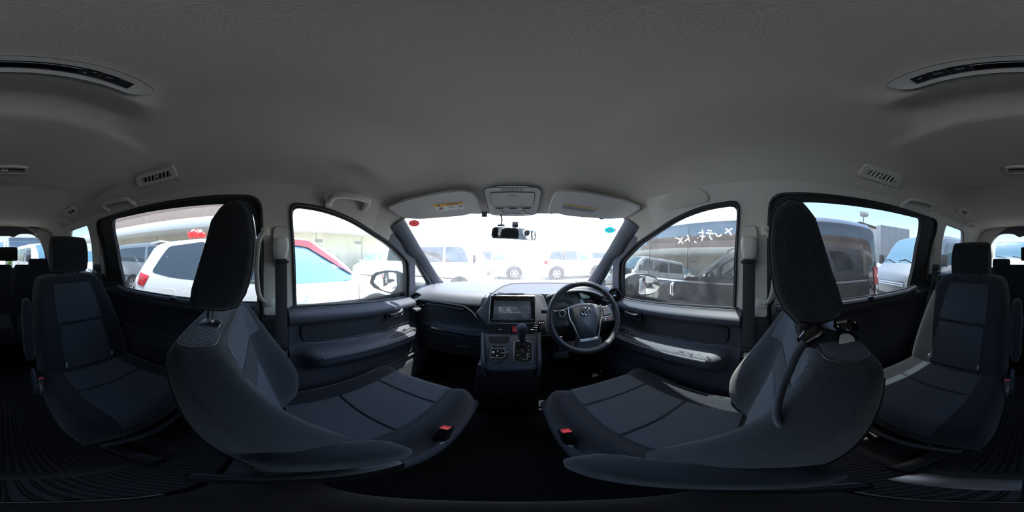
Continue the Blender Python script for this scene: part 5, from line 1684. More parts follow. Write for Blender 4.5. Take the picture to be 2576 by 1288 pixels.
# ---- third row bench halves
def third(cx, hw, hrx, lab, hp):
    st = empty('third_row_seat', (cx, -1.6, FL), lab, 'car seat', 'third row seats')
    f = cushion_fn(cx, -1.62, -1.22, hw, -.60, .0, .012)
    obj('cushion', *solid_top(f, 20, 16, -.74), M['fab2'], st, angle=60)
    tab = [(-.70, -1.58, hw * .95, .10, .01), (-.5, -1.62, hw, .12, .02), (-.3, -1.68, hw, .12, .02), (-.16, -1.725, hw * .99, .11, .01), (-.115, -1.74, hw * .97, .09, .006), (-.095, -1.76, hw * .90, .03, .0)]
    B = Back(cx, tab); obj('backrest', *B.body(20, 32), M['fab2'], st, angle=60)
    for x, up, w_, h_ in hp:
        prof = [(-1.80 + p[0], p[1] * h_ + ZC + up) for p in ((-.03, .05), (.02, .055), (.04, .03), (.048, -.03), (.04, -.055), (-.02, -.055), (-.045, -.03), (-.045, .03))]
        hr = headrest(st, x, prof, w_, 'fab2', False)
        if up > .0:
            obj('post', *tube([(x + .012, -1.79, ZC - .12), (x + .012, -1.80, ZC + up - .04)], .006, 8), M['chrome'], hr)
    return st
third(-.335, .235, 0, 'dark third row seat half behind the left captain seat', [(-.375, -.082, .105, .95)])
third(.16, .245, 0, 'dark third row seat half behind the right captain seat', [(.300, -.085, .095, .95), (-.030, .022, .112, 1.35)])
# ================================================================== tailgate
YT = -1.90
tail_n = Vector((0, 1, .12)).normalized()
def onTail(px, py):
    d = D(px, py); O = Vector((0, YT, ZC))
    return EYE + d * ((O - EYE).dot(tail_n) / d.dot(tail_n))
half = [(0, 593), (24, 593), (34, 596), (42, 592), (52, 588), (75, 588), (90, 594), (101, 605), (109, 622), (114, 645), (116, 668), (116, 690)]
left = [onTail(a, b) for a, b in half]
right = [Vector((-p.x, p.y, p.z)) for p in left]
loopG = spline(left[1:], 3) + spline(right[1:][::-1], 3)
def ring_out(P, k):
    c = sum(P, Vector()) / len(P); return [p + (p - c).normalized() * k for p in P]
outer = [onTail(a, b) for a, b in [(8, 567), (40, 568), (65, 575), (86, 589), (104, 610), (114, 635), (121, 665), (122, 700)]]
outr = spline(outer, 3) + [Vector((-p.x, p.y, p.z)) for p in spline(outer, 3)][::-1]
full = []
for i in range(40):
    a = 2 * pi * i / 40; full.append(Vector((.78 * cos(a) if abs(cos(a)) < 1 else 0, YT, 0)))
wall = [Vector((x, YT - (z - ZC) * .12, z)) for x, z in ((-.76, .42), (.76, .42), (.76, 1.5), (.70, 1.80), (.55, 1.90), (-.55, 1.90), (-.70, 1.80), (-.76, 1.5))]
wb = obj('wall_back', *slab(wall, .05, tail_n, [outr], .08), M['trim']); tag(wb, 'light grey inner wall around the tailgate', None, None, 'structure')
tg_ = obj('trim_14', *slab([p + tail_n * .006 for p in outr], .03, tail_n, [[p + tail_n * .006 for p in loopG]], .06), M['pillar'])
tag(tg_, 'slate trim frame of the tailgate window', None, None, 'structure')
gw = obj('window_10', *slab([p - tail_n * .02 for p in ring_out(loopG, .03)], .003, tail_n), M['glass_tint']); tag(gw, 'tailgate window behind the third row', None, None, 'structure')
low = [Vector((x, YT + .004 - (z - ZC) * .12, z)) for x, z in ((-.70, .45), (.70, .45), (.70, ZC - .135), (-.70, ZC - .135))]
lw_ = obj('trim_15', *slab(low, .03, tail_n), M['dark']); tag(lw_, 'black lower tailgate lining behind the third row', None, None, 'structure')
# belt hook on the ceiling edge
h = empty('belt_hook', onTail(86, 575), 'small dark belt clip hanging from the rear ceiling edge', 'hook')
q = onTail(86, 575) + Vector((0, .08, .0))
obj('hook_plate', *tube([onTail(70, 574) + Vector((0, .07, 0)), onTail(80, 574.5) + Vector((0, .07, 0)), onTail(95, 577) + Vector((0, .07, 0))], .006, 6), M['black'], h)
obj('hook_strap', *tube([onTail(89, 575) + Vector((0, .07, 0)), onTail(88, 585) + Vector((0, .07, 0))], .006, 6, flat=.4), M['black'], h)
obj('hook_tongue', *box(onTail(88, 589) + Vector((0, .07, 0)), (.014, .004, .03), .002), M['chrome'], h)
# ================================================================== outside: own bodywork
M['carwhite'] = mat('white_car_paint', (0.80, 0.80, 0.79), 0.25, coat=0.6)
M['carsilver'] = mat('silver_car_paint', (0.30, 0.315, 0.335), 0.3, metal=0.5, coat=0.6)
M['carbeige'] = mat('pale_beige_car_paint', (0.66, 0.62, 0.55), 0.28, coat=0.6)
M['carblack'] = mat('black_car_paint', (0.006, 0.006, 0.008), 0.06, coat=1.0, spec=0.8)
M['carglass'] = mat('dark_car_glass', (0.030, 0.045, 0.055), 0.03, spec=0.9, coat=0.5)
M['carglass2'] = mat('painted_sky_car_glass', (0.08, 0.20, 0.28), 0.03, spec=1.0, coat=0.8)  # reflected blue sky is painted into the base colour of this glass
M['vanglass'] = mat('black_van_glass', (0.012, 0.014, 0.016), 0.02, spec=1.0, coat=1.0)
M['tyre'] = mat('tyre_rubber', (0.02, 0.02, 0.02), 0.8)
M['alloy'] = mat('alloy_wheel', (0.55, 0.56, 0.57), 0.3, metal=0.9)
M['lampred'] = mat('red_lamp', (0.55, 0.01, 0.015), 0.15, coat=0.8)
M['lampclear'] = mat('clear_lamp', (0.62, 0.64, 0.66), 0.06, metal=1.0)
M['blacktrim'] = mat('black_outer_trim', (0.02, 0.02, 0.022), 0.5)
M['visorred'] = mat('smoked_red_visor', (0.20, 0.03, 0.035), 0.2, coat=0.5)

def wheel(parent, c, axis, r=.33, w=.22, spokes=6):
    a = Vector(axis).normalized()
    t = obj('wheel', *lathe([(r * .62, -w / 2), (r * .92, -w / 2), (r, -w * .35), (r, w * .35), (r * .92, w / 2), (r * .66, w / 2), (r * .64, w * .42)], c, a, 28), M['tyre'], parent)
    obj('rim', *lathe([(r * .66, w * .30), (r * .66, w * .47), (r * .58, w * .47), (r * .56, w * .22), (.02, w * .22)], c, a, 28), M['alloy'] if spokes else M['blacktrim'], t)
    u, v, n = frame(a)
    for k in range(spokes):
        q = 2 * pi * k / spokes
        d = u * cos(q) + v * sin(q)
        obj('spoke', *tube([Vector(c) + n * w * .40 + d * .03, Vector(c) + n * w * .43 + d * r * .58], [r * .10, r * .075], 6, flat=.4, up=d.cross(n)), M['alloy'], t)
    obj('hub_cap', *lathe([(r * .16, w * .36), (r * .16, w * .46), (.005, w * .48)], c, a, 12), M['alloy'], t)
    return t

class Car:
    """car body swept along its length (local: +y ahead); stations: y, bottom, belt, top, half width low, at belt, at roof"""
    def __init__(s, name, label, cat, pos, head, st, paint, group='parked vehicles'):
        s.e = empty(name, (0, 0, 0), label, cat, group)
        s.R = Matrix.Rotation(radians(head), 4, 'Z'); s.t = Vector((pos[0], pos[1], 0)); s.st = st; s.paint = paint
        s.pos = s.t
    def X(s, p): return s.R.to_3x3() @ Vector(p) + s.t
    def row(s, y): return [smooth(y, [(r[0], r[k]) for r in s.st]) if k else y for k in range(7)]
    def ring(s, y):
        _, zb, zl, zt, w0, w1, w2 = s.row(y)
        zl = min(zl, zt - .05); k = max(0.0, zt - zl)
        h = [(w0 * .80, zb), (w0, zb + .10), (w0 + (w1 - w0) * .4 + .012, zb + (zl - zb) * .45), (w1 + .008, zb + (zl - zb) * .75), (w1, zl), (w1 + (w2 - w1) * .55, zl + k * .55), (w2, zt - min(.10, k * .35)), (w2 * .90, zt - min(.03, k * .12)), (w2 * .55, zt), (0, zt + .008)]
        return h
    def hx(s, y, z):
        h = s.ring(y)[1:7]
        for (a, za), (b, zb) in zip(h, h[1:]):
            if z <= zb and zb > za: return a + (b - a) * max(0, (z - za)) / (zb - za)
        return h[-1][0]
    def body(s, n=44, nm='body'):
        y0, y1 = s.st[0][0], s.st[-1][0]; rings = []
        for i in range(n + 1):
            y = y0 + (y1 - y0) * (0.5 - 0.5 * cos(pi * i / n)); h = s.ring(y)
            R = [s.X((x, y, z)) for x, z in h] + [s.X((-x, y, z)) for x, z in h[:-1][::-1]]
            rings.append(R)
        s.b = obj(nm, *loft(rings), s.paint, s.e, angle=35); return s.b
    def side(s, nm, loop, sd, m, off=.006, parent=None, r=.03, step=.12, th=.012):
        L = [(p.x, p.y) for p in dens(roundpoly(loop, r, 3), .10)]
        V2, F = cdt(L, (), step)
        top = [s.X((sd * (s.hx(y, z) + off), y, z)) for y, z in V2]
        o = s.R.to_3x3() @ Vector((-sd * th, 0, 0))
        return obj(nm, *thicken(top, F, [o] * len(top)), m, parent or s.e, angle=50)
    def top(s, nm, y0, y1, fx, m, off=.008, parent=None):
        def g(u, v):
            y = y0 + (y1 - y0) * v; r = s.row(y); h = s.ring(y); x = (u * 2 - 1) * fx
            ax = abs(x) * h[6][0]; z = interp(ax, [(0, h[9][1]), (h[8][0], h[8][1]), (h[7][0], h[7][1]), (h[6][0], h[6][1])])
            return s.X((x * h[6][0], y, z + off))
        return obj(nm, *grid(13, 11, g), m, parent or s.e)
    def front(s, nm, loop, y, m, off=.012, th=.03, parent=None, r=.02):
        d = 1 if y > 0 else -1
        P = [s.X((x, y + off * d, z)) for x, z in [(p.x, p.y) for p in roundpoly(loop, r, 3)]]
        return obj(nm, *slab(P, th, s.R.to_3x3() @ Vector((0, d, 0))), m, parent or s.e)
    def wheels(s, ys, r=.33, spokes=6, sides=(-1, 1), af=1.22):
        for y in ys:
            for sd in sides:
                w = s.row(y)[4] + .012
                ax = s.R.to_3x3() @ Vector((sd, 0, 0))
                obj('wheel_arch', *lathe([(r * af, -.10), (r * af, .016), (r * (af - .1), .022), (r * (af - .12), .004), (.02, .004)], s.X((sd * w, y, r)), ax, 28), M['blacktrim'], s.e)
                wheel(s.e, s.X((sd * (w - .085), y, r)), ax, r, .22, spokes)
    def seams(s, ys, sd, z0=.35, z1=None, m=None):
        for y in ys:
            P = [s.X((sd * (s.hx(y, z) + .002), y, z)) for z in [z0 + ((z1 or s.row(y)[2]) - z0) * i / 8 for i in range(9)]]
            obj('door_seam', *tube(P, .004, 4), M['blacktrim'], s.e)
    def handle(s, y, z, sd, m=None):
        P = [s.X((sd * (s.hx(y + d, z) + o), y + d, z)) for d, o in ((-.10, .004), (-.07, .035), (.07, .035), (.10, .004))]
        obj('door_handle', *tube(spline(P, 4), .016, 8, flat=.6), m or s.paint, s.e)

HIACE = [(-2.42, .45, 1.20, 1.70, .78, .80, .70), (-2.36, .34, 1.20, 1.90, .83, .84, .75), (-1.9, .30, 1.20, 1.97, .84, .845, .755), (0, .30, 1.20, 1.985, .845, .845, .755), (1.25, .30, 1.20, 1.97, .845, .845, .75), (1.55, .30, 1.20, 1.88, .845, .84, .74), (1.80, .30, 1.19, 1.62, .845, .835, .74), (2.02, .32, 1.16, 1.31, .84, .82, .74), (2.20, .34, 1.05, 1.17, .83, .80, .72), (2.34, .36, .95, 1.06, .80, .76, .68), (2.41, .42, .80, .88, .70, .66, .58)]
def hiace(name, label, pos, head, paint, glass='carglass', sides=(-1, 1), fr=True, plate_=None, detail=True):
    c = Car(name, label, 'van', pos, head, HIACE, M[paint]); c.body()
    for sd in sides:
        c.side('side_window', [(1.60, 1.24), (1.45, 1.66), (1.30, 1.78), (.72, 1.80), (.72, 1.22)], sd, M[glass])
        c.side('side_window', [(.62, 1.22), (.62, 1.80), (-.62, 1.80), (-.62, 1.22)], sd, M[glass])
        c.side('side_window', [(-.74, 1.22), (-.74, 1.80), (-2.16, 1.76), (-2.22, 1.24)], sd, M[glass])
        c.seams((.67, -.68, 1.70), sd); c.handle(.80, 1.08, sd); c.handle(-.45, 1.08, sd, M['blacktrim'])
        c.side('side_rub_strip', [(1.5, .62), (1.5, .66), (-2.2, .66), (-2.2, .62)], sd, M['blacktrim'], .012, r=.005)
    c.wheels((-1.28, 1.29), .33, 6, sides)
    if fr:
        c.top('windscreen', 1.52, 2.05, .93, M['carglass2'])
        for k in (-1, 1):
            P = [c.X((k * .28 - .05, 2.06, 1.29)), c.X((k * .28 + .22, 2.00, 1.37)), c.X((k * .28 + .42, 2.02, 1.33))]
            obj('wiper', *tube(P, .010, 6), M['blacktrim'], c.e)
            lp = c.side('headlamp', [(2.10, .78), (2.05, .96), (2.34, .93), (2.385, .80)], k, M['lampclear'], .012, r=.02, step=.05)
            c.front('lamp_bezel', [(k * .31, .77), (k * .30, .94), (k * .73, .98), (k * .75, .75)], 2.36, M['blacktrim'], .022, .05)
            lf = c.front('headlamp_lens', [(k * .34, .80), (k * .33, .92), (k * .70, .96), (k * .72, .78)], 2.36, M['lampclear'], .03, .05)
            obj('lamp_bulb', *lathe([(.07, 0), (.07, .02), (.05, .025), (.045, .01), (.005, .01)], c.X((k * .52, 2.40, .87)), c.R.to_3x3() @ Vector((0, 1, 0)), 16), M['chrome'], lf)
            # mirrors
            mo = c.X((k * .99, 1.86, 1.36))
            mi = obj('door_mirror', *box(mo, (.16, .09, .26), .03, c.R), M['blacktrim'], c.e)
            obj('mirror_arm', *tube([c.X((k * .84, 1.78, 1.20)), c.X((k * .93, 1.84, 1.22)), mo], .014, 8), M['blacktrim'], mi)
        c.front('grille', [(-.42, .82), (.42, .82), (.40, .92), (-.40, .92)], 2.37, M['blacktrim'], .03)
        for z in (.845, .885): obj('grille_bar', *tube([c.X((-.38, 2.42, z)), c.X((.38, 2.42, z))], .012, 6), M['chrome'], c.e)
        c.front('bumper_intake', [(-.45, .50), (.45, .50), (.5, .64), (-.5, .64)], 2.40, M['blacktrim'], .02)
        # convex mirror on the front corner
        mo = c.X((-.78, 2.30, 1.28)); cm = obj('corner_mirror', *lathe([(.005, .06), (.06, .05), (.085, .02), (.088, 0), (.08, -.01), (.005, -.012)], mo, c.R.to_3x3() @ Vector((0, -1, .1)), 18), M['blacktrim'], c.e)
        obj('mirror_arm', *tube(spline([c.X((-.80, 2.22, 1.02)), c.X((-.86, 2.28, 1.12)), c.X((-.80, 2.30, 1.22)), mo], 4), .012, 8), M['blacktrim'], cm)
    return c
SUVP = [(-2.28, .50, 1.05, 1.12, .72, .74, .56), (-2.20, .38, 1.08, 1.30, .82, .80, .60), (-2.02, .32, 1.10, 1.58, .87, .86, .64), (-1.78, .30, 1.11, 1.69, .88, .875, .665), (-.9, .30, 1.09, 1.735, .885, .885, .68), (0, .30, 1.06, 1.74, .885, .885, .68), (.45, .30, 1.05, 1.70, .885, .88, .67), (.85, .30, 1.03, 1.49, .885, .875, .68), (1.22, .31, 1.02, 1.16, .885, .87, .72), (1.50, .33, .97, 1.08, .885, .86, .72), (1.95, .36, .90, 1.00, .87, .82, .68), (2.22, .40, .80, .88, .80, .74, .60), (2.32, .48, .68, .74, .66, .60, .50)]
def suv(name, label, pos, head, paint, glass='carglass', sides=(-1, 1), sc=1.0, visor=None, rear=True):
    st = [(r[0], r[1], r[2] * sc, r[3] * sc, r[4], r[5], r[6]) for r in SUVP]
    c = Car(name, label, 'car', pos, head, st, M[paint]); c.body()
    for sd in sides:
        z = lambda v: v * sc
        c.side('side_window', [(-1.84, z(1.20)), (-1.62, z(1.60)), (-1.02, z(1.655)), (-.98, z(1.13)), (-1.5, z(1.15))], sd, M[glass], r=.06)
        c.side('pillar_panel', [(-.96, z(1.13)), (-1.0, z(1.655)), (-.86, z(1.66)), (-.80, z(1.125))], sd, M['blacktrim'], .007)
        c.side('side_window', [(-.78, z(1.125)), (-.84, z(1.655)), (-.02, z(1.665)), (-.02, z(1.11))], sd, M[glass])
        c.side('side_window', [(.06, z(1.11)), (.06, z(1.665)), (.36, z(1.62)), (1.02, z(1.20)), (1.06, z(1.10))], sd, M['carglass2'])
        if visor: 
            c.side('window_visor', [(-.88, z(1.69)), (-.85, z(1.60)), (-.02, z(1.61)), (-.02, z(1.69))], sd, M['visorred'], .03)
            c.side('window_visor', [(.06, z(1.69)), (.06, z(1.61)), (.36, z(1.57)), (1.00, z(1.19)), (1.06, z(1.20)), (.40, z(1.66))], sd, M['visorred'], .03)
        c.seams((.02, -.92, 1.10), sd, .4); c.handle(-.72, .98 * sc, sd); c.handle(.22, .96 * sc, sd)
        c.side('tail_lamp', [(-2.15, .98), (-2.12, 1.18), (-1.86, 1.14), (-1.98, .96)], sd, M['lampred'], .012, r=.02, step=.05)
        c.side('head_lamp', [(2.05, .72), (1.78, .88), (2.02, .86), (2.20, .74)], sd, M['lampclear'], .012, r=.02, step=.05)
        mo = c.X((sd * 1.0, .98, 1.12 * sc)); mi = obj('door_mirror', *box(mo, (.20, .10, .15), .035, c.R), c.paint, c.e)
        obj('mirror_foot', *tube([c.X((sd * .84, 1.0, 1.07 * sc)), mo], .022, 8), M['blacktrim'], mi)
    c.side('fuel_flap', [(-1.62, .78), (-1.62, .98), (-1.38, .98), (-1.38, .78)], sides[-1], c.paint, .004, r=.05)
    c.wheels((-1.38, 1.38), .365, 6, sides, 1.34)
    c.top('windscreen', .48, 1.22, .92, M['carglass2']); c.top('rear_window', -2.12, -1.84, .86, M[glass])
    def sp_(u, v): return c.X(((u - .5) * 1.15, -1.86 - .20 * v, (1.70 - .035 * v) * sc + .02))
    V, F = grid(9, 5, sp_); obj('roof_spoiler', *thicken(V, F, [Vector((0, 0, -.03))] * len(V)), c.paint, c.e)
    return c
# ------------------------------------------------------------------ ground
gm = mat('sunlit_asphalt', (0.30, 0.29, 0.275), 0.9, noise=(1.4, .18), bump=('noise', 60, .3))
g = obj('ground', *grid(3, 3, lambda u, v: Vector((-90 + 180 * u, -90 + 180 * v, 0))), gm)
tag(g, 'pale sunlit asphalt of the car lot', None, None, 'structure')

# ------------------------------------------------------------------ own car: lower bodywork, bonnet, wheels, door mirrors
OWN = [(-2.10, .42, 1.19, 1.30, .74, .77, .7), (-2.0, .30, 1.19, 1.3, .82, .82, .7), (-1.2, .25, 1.19, 1.3, .845, .845, .7), (0, .25, 1.185, 1.3, .845, .845, .7), (1.0, .25, 1.15, 1.3, .845, .84, .7), (1.6, .27, 1.10, 1.18, .845, .82, .70), (2.0, .30, .98, 1.06, .83, .78, .66), (2.3, .36, .85, .92, .76, .70, .58), (2.42, .45, .70, .76, .62, .56, .46)]
own = Car('own_car_bodywork', 'mauve grey outer bodywork of the car the cabin belongs to', 'car body', (0, 0), 0, OWN, M['paint'], None)
def own_side(sd):
    rings = []
    for i in range(40):
        y = -2.1 + 3.72 * i / 39; h = own.ring(y)[1:5]
        rings.append([Vector((sd * x, y, z)) for x, z in spline([(a, b, 0) for a, b in h], 4) and [(p.x, p.y) for p in spline([(a, b, 0) for a, b in h], 4)]])
    return loft(rings, cap=False, closed=False)
for sd in (-1, 1): 
    obj('side_panel', *own_side(sd), M['paint'], own.e)
    own.side('door_seam_panel', [(.12, .40), (.12, .41), (1.0, .41), (1.0, .40)], sd, M['blacktrim'], .004, r=.002)
    own.seams((.10, 1.08, -1.02), sd, .4, 1.15); own.handle(.22, 1.02, sd, M['chrome']); own.handle(-.08, 1.02, sd, M['chrome'])
def own_nose():
    rings = []
    for i in range(16):
        y = 1.60 + .82 * i / 15; h = own.ring(y)
        rings.append([Vector((x, y, z)) for x, z in h] + [Vector((-x, y, z)) for x, z in h[:-1][::-1]])
    V, F = loft(rings); F = [f for f in F if len(f) == 4 or any(V[i].y > 2.3 for i in f)]
    return V, F
obj('bonnet', *own_nose(), M['paint'], own.e, angle=35)
own.wheels((-1.22, 1.62), .33, 10)
def own_mirror(s):
    lab = 'door mirror outside the %s window' % ('passenger' if s < 0 else 'driver')
    if s < 0:
        gl = [(950, 708), (955, 693), (968, 687), (985, 685), (998, 688), (1002, 697), (1000, 712), (994, 728), (986, 735), (972, 731), (958, 722)]
        ho = [(930, 712), (934, 694), (945, 685), (970, 680), (1000, 681), (1016, 688), (1026, 704), (1029, 730), (1022, 752), (1004, 748), (985, 740), (960, 732), (940, 724)]
    else:
        gl = [(1594, 695), (1606, 692), (1622, 693), (1640, 698), (1649, 707), (1651, 718), (1645, 731), (1632, 738), (1612, 741), (1603, 733)]
        ho = [(1560, 730), (1568, 706), (1580, 695), (1600, 688), (1625, 689), (1650, 697), (1657, 707), (1659, 718), (1652, 733), (1635, 742), (1612, 747), (1580, 752), (1562, 756)]
    Y = 1.0
    e = empty('door_mirror', onY(975 if s < 0 else 1620, 715, Y), lab, 'mirror', 'door mirrors')
    H = [onY(a, b, Y) for a, b in ho]; c = sum(H, Vector()) / len(H)
    rings = [H, [c + (p - c) * 1.03 + Vector((0, .03, 0)) for p in H], [c + (p - c) * .95 + Vector((s * .0, .09, 0)) for p in H], [c + (p - c) * .55 + Vector((0, .14, 0)) for p in H]]
    obj('housing', *loft(rings), M['paint'], e, angle=60)
    # black inner rim and glass
    Gp = [onY(a, b, Y - .012) for a, b in gl]
    obj('rim', *slab([c2 for c2 in [c + (p - c) * .97 + Vector((0, -.004, 0)) for p in H]], .01, (0, -1, 0)), M['black'], e)
    n = Vector((-s * .24, -1, .02)).normalized()
    c3 = sum(Gp, Vector()) / len(Gp); Gq = [p + Vector((0, -(p - c3).dot(Vector((n.x, 0, n.z))) / n.y, 0)) for p in Gp]
    obj('mirror_glass', *slab([p + Vector((0, -.012, 0)) for p in Gq], .004, n), M['mirror'], e)
    obj('foot', *box((s * .80, 1.03, 1.13), (.14, .09, .07), .02), M['blacktrim'], e)
own_mirror(-1); own_mirror(1)

# ------------------------------------------------------------------ neighbours
w = suv('parked_suv', 'white SUV with smoked red window visors parked on the left', (-2.83, .28), 0, 'carwhite', sides=(1,), visor=True)
# red bundle on its roof
rb = empty('roof_bundle', (-2.9, -.55, 1.745), 'red and white crumpled bundle on the white SUV roof', 'bundle')
c0 = onX(490, 590, -2.75)
for k, (dx, dy, dz, r_, m_) in enumerate([(0, -.08, 0, .075, 'red'), (0, .04, .01, .085, 'red'), (0, .16, -.015, .06, 'red'), (.02, -.02, .05, .05, 'white'), (0, .10, .045, .045, 'white')]):
    p = c0 + Vector((dx, dy, dz)); bm = bmesh.new(); bmesh.ops.create_icosphere(bm, subdivisions=2, radius=r_)
    for v_ in bm.verts: v_.co *= 1 + random.uniform(-.22, .22)
    V = [v_.co * 1 + p for v_ in bm.verts]; bm.verts.index_update(); F = [[q.index for q in f_.verts] for f_ in bm.faces]; bm.free()
    obj('fold', V, F, M[m_], rb)
hiace('silver_van', 'silver van with dark windows parked beyond the white SUV', (-5.45, -3.2), 0, 'carsilver', sides=(1,), fr=False)
# black van on the right
BV = [(-2.44, .46, 1.12, 1.30, .76, .82, .78), (-2.38, .34, 1.12, 1.80, .86, .88, .82), (-2.2, .28, 1.12, 1.925, .90, .905, .85), (-1.2, .27, 1.12, 1.955, .92, .92, .865), (.4, .27, 1.10, 1.955, .92, .92, .865), (.95, .27, 1.09, 1.89, .92, .915, .86), (1.35, .28, 1.08, 1.63, .92, .905, .85), (1.72, .30, 1.05, 1.26, .915, .89, .82), (2.0, .32, 1.0, 1.12, .90, .86, .78), (2.3, .36, .90, 1.02, .85, .80, .70), (2.44, .44, .75, .84, .72, .68, .56)]
bv = Car('black_van', 'glossy black van parked close on the right', 'van', (2.68, 1.02), 0, BV, M['carblack']); bv.body()
sd = -1
bv.side('side_window', [(1.50, 1.16), (1.20, 1.55), (.92, 1.74), (.62, 1.80), (.62, 1.15)], sd, M['vanglass'], .006, r=.04)
bv.side('side_window', [(.42, 1.16), (.48, 1.80), (-.02, 1.82), (-.02, 1.16)], sd, M['vanglass'], .006, r=.05)
bv.side('side_window', [(-.07, 1.16), (-.07, 1.82), (-.92, 1.82), (-.92, 1.16)], sd, M['vanglass'], .006, r=.03)
bv.side('side_window', [(-1.02, 1.16), (-1.05, 1.81), (-2.06, 1.77), (-2.20, 1.40), (-2.22, 1.18)], sd, M['vanglass'], .006, r=.06)
bv.seams((.52, -.97, 1.60), sd, .4)
bv.side('belt_moulding', [(1.5, 1.125), (1.5, 1.145), (-2.2, 1.145), (-2.2, 1.125)], sd, M['chrome'], .008, r=.004)
bv.handle(.66, 1.0, sd, M['chrome'])
hb_ = bv.side('handle_cup', [(.30, .95), (.30, 1.09), (.04, 1.09), (.04, .95)], sd, M['vanglass'], .003, r=.03)
P = [bv.X((sd * (bv.hx(.18, z) + o), .18, z)) for z, o in ((.945, .006), (.96, .035), (1.08, .035), (1.095, .006))]
obj('pull_handle', *tube(P, .020, 8), M['chrome'], hb_)
tl = bv.side('tail_lamp', [(-2.42, .82), (-2.40, 1.30), (-2.30, 1.30), (-2.33, .82)], sd, M['lampred'], .012, r=.01, step=.06)
bv.side('lamp_band', [(-2.425, .92), (-2.42, 1.06), (-2.31, 1.06), (-2.32, .92)], sd, M['lampclear'], .018, tl, r=.01, step=.06)
bv.wheels((-1.45, 1.50), .34, 8, (-1,))
bv.top('windscreen', .98, 1.72, .92, M['carglass2'])
def spo(u, v): return bv.X(((u - .5) * 1.4, -2.20 - .30 * v, 1.945 - .05 * v))
V, F = grid(9, 5, spo); obj('roof_spoiler', *thicken(V, F, [Vector((0, 0, -.04))] * len(V)), bv.paint, bv.e)
mo = bv.X((-1.02, 1.32, 1.17)); mi = obj('door_mirror', *box(mo, (.22, .12, .17), .04), bv.paint, bv.e)
obj('mirror_trim', *box(mo + Vector((0, .062, .02)), (.18, .006, .05), .002), M['chrome'], mi)
# vans behind
hiace('silver_van', 'silver van facing forward behind the black van', (2.62, -4.75), 0, 'carsilver', sides=(-1,))
KT = [(r[0] * .80, r[1], r[2] * 1.02, r[3] * 1.06, r[4] * .88, r[5] * .88, r[6] * .93) for r in HIACE]
kt = Car('white_van', 'white van facing the tailgate window from close behind', 'van', (.62, -7.6), 0, KT, M['carwhite']); kt.body()
kt.top('windscreen', 1.22, 1.66, .90, M['carglass2']); kt.wheels((-1.0, 1.1), .30, 0)
for k in (-1, 1):
    obj('wiper', *tube([kt.X((k * .3 - .1, 1.66, 1.40)), kt.X((k * .3 + .25, 1.60, 1.45))], .010, 6), M['blacktrim'], kt.e)
    kt.front('headlamp', [(k * .36, .80), (k * .36, .92), (k * .62, .95), (k * .64, .80)], 1.90, M['lampclear'], .03)
kt.front('grille', [(-.30, .80), (.30, .80), (.30, .90), (-.30, .90)], 1.90, M['blacktrim'], .03)
hiace('white_van', 'white van turned sideways far behind the left of the tailgate', (-1.67, -7.89), 7, 'carwhite', sides=(1,))
suv('white_car', 'white car facing us behind the left rear quarter window', (-4.4, -8.0), 0, 'carwhite', sides=(1,))
# vehicles across the way, ahead
hiace('white_van', 'white van parked crosswise ahead on the left', (-3.20, 6.25), -90, 'carwhite', sides=(1,), fr=True)
suv('white_suv', 'white SUV parked crosswise straight ahead', (-1.45, 10.8), -90, 'carwhite', sides=(1,), sc=1.05)
suv('beige_suv', 'pale SUV parked crosswise ahead behind the steering wheel', (3.85, 10.4), -90, 'carbeige', sides=(1,), sc=1.07)
hiace('white_van', 'white van parked crosswise far ahead on the right', (9.2, 14.5), -90, 'carwhite', sides=(1,), fr=True)
suv('white_car', 'white car facing the passenger door from the far left', (-8.2, 7.6), 200, 'carwhite', sides=(1,))

# ------------------------------------------------------------------ buildings
cream = mat('cream_wall', (0.62, 0.57, 0.47), 0.85, noise=(1.2, .08)); fasc = mat('white_fascia', (0.80, 0.79, 0.76), 0.7); brown = mat('pinkish_brown_cladding', (0.30, 0.235, 0.205), 0.85, noise=(3, .12))
bl = empty('canopy_building', (-13, -2, 0), 'long cream building with a white canopy fascia on the left', 'building')
obj('wall', *box((-14.0, -1, 2.3), (6, 34, 4.6), .02), cream, bl)
obj('canopy', *box((-10.0, -1, 3.42), (2.6, 34.6, .62), .03), fasc, bl)
obj('upper_band', *box((-11.4, -1, 4.35), (1.5, 34.2, 1.2), .03), brown, bl)
obj('roof_edge', *box((-12.6, -1, 5.5), (1.4, 34.4, 1.2), .03), brown, bl)
for i, y in enumerate((-9, -5.5, -2.2, 1.0, 4.2, 7.6)):
    obj('vent_grille', *box((-10.98, y, 2.55), (.05, .55, .22), .01), M['inkgrey'], bl)
for i in range(9):
    obj('wall_joint', *box((-10.99, -16 + 4 * i, 2.1), (.03, .03, 4.0), 0), M['inkgrey'], bl)
grey = mat('grey_cladding', (0.30, 0.31, 0.33), 0.7)
gb_ = empty('grey_warehouse', (28, -22, 0), 'grey box warehouse in the distance beyond the black van', 'building')
obj('wall', *box((31, -25.5, 4.0), (9, 9, 8.0), .05), grey, gb_)
for i in range(5): obj('wall_joint', *box((26.48, -29.4 + 2.0 * i, 4), (.05, .10, 7.9), 0), M['inkgrey'], gb_)
for i in range(5): obj('wall_joint', *box((27.4 + 2.0 * i, -20.98, 4), (.10, .05, 7.9), 0), M['inkgrey'], gb_)
lp_ = empty('lamp_post', (14.2, -8.9, 0), 'tall floodlight post behind the black van', 'lamp post')
b0 = onX(2172, 565, 14.2)
obj('post', *tube([(b0.x, b0.y, 0), (b0.x, b0.y, b0.z + 1.2)], .07, 8), M['inkgrey'], lp_)
obj('cross_arm', *box((b0.x, b0.y, b0.z + .9), (.1, .8, .1), .02), M['inkgrey'], lp_)
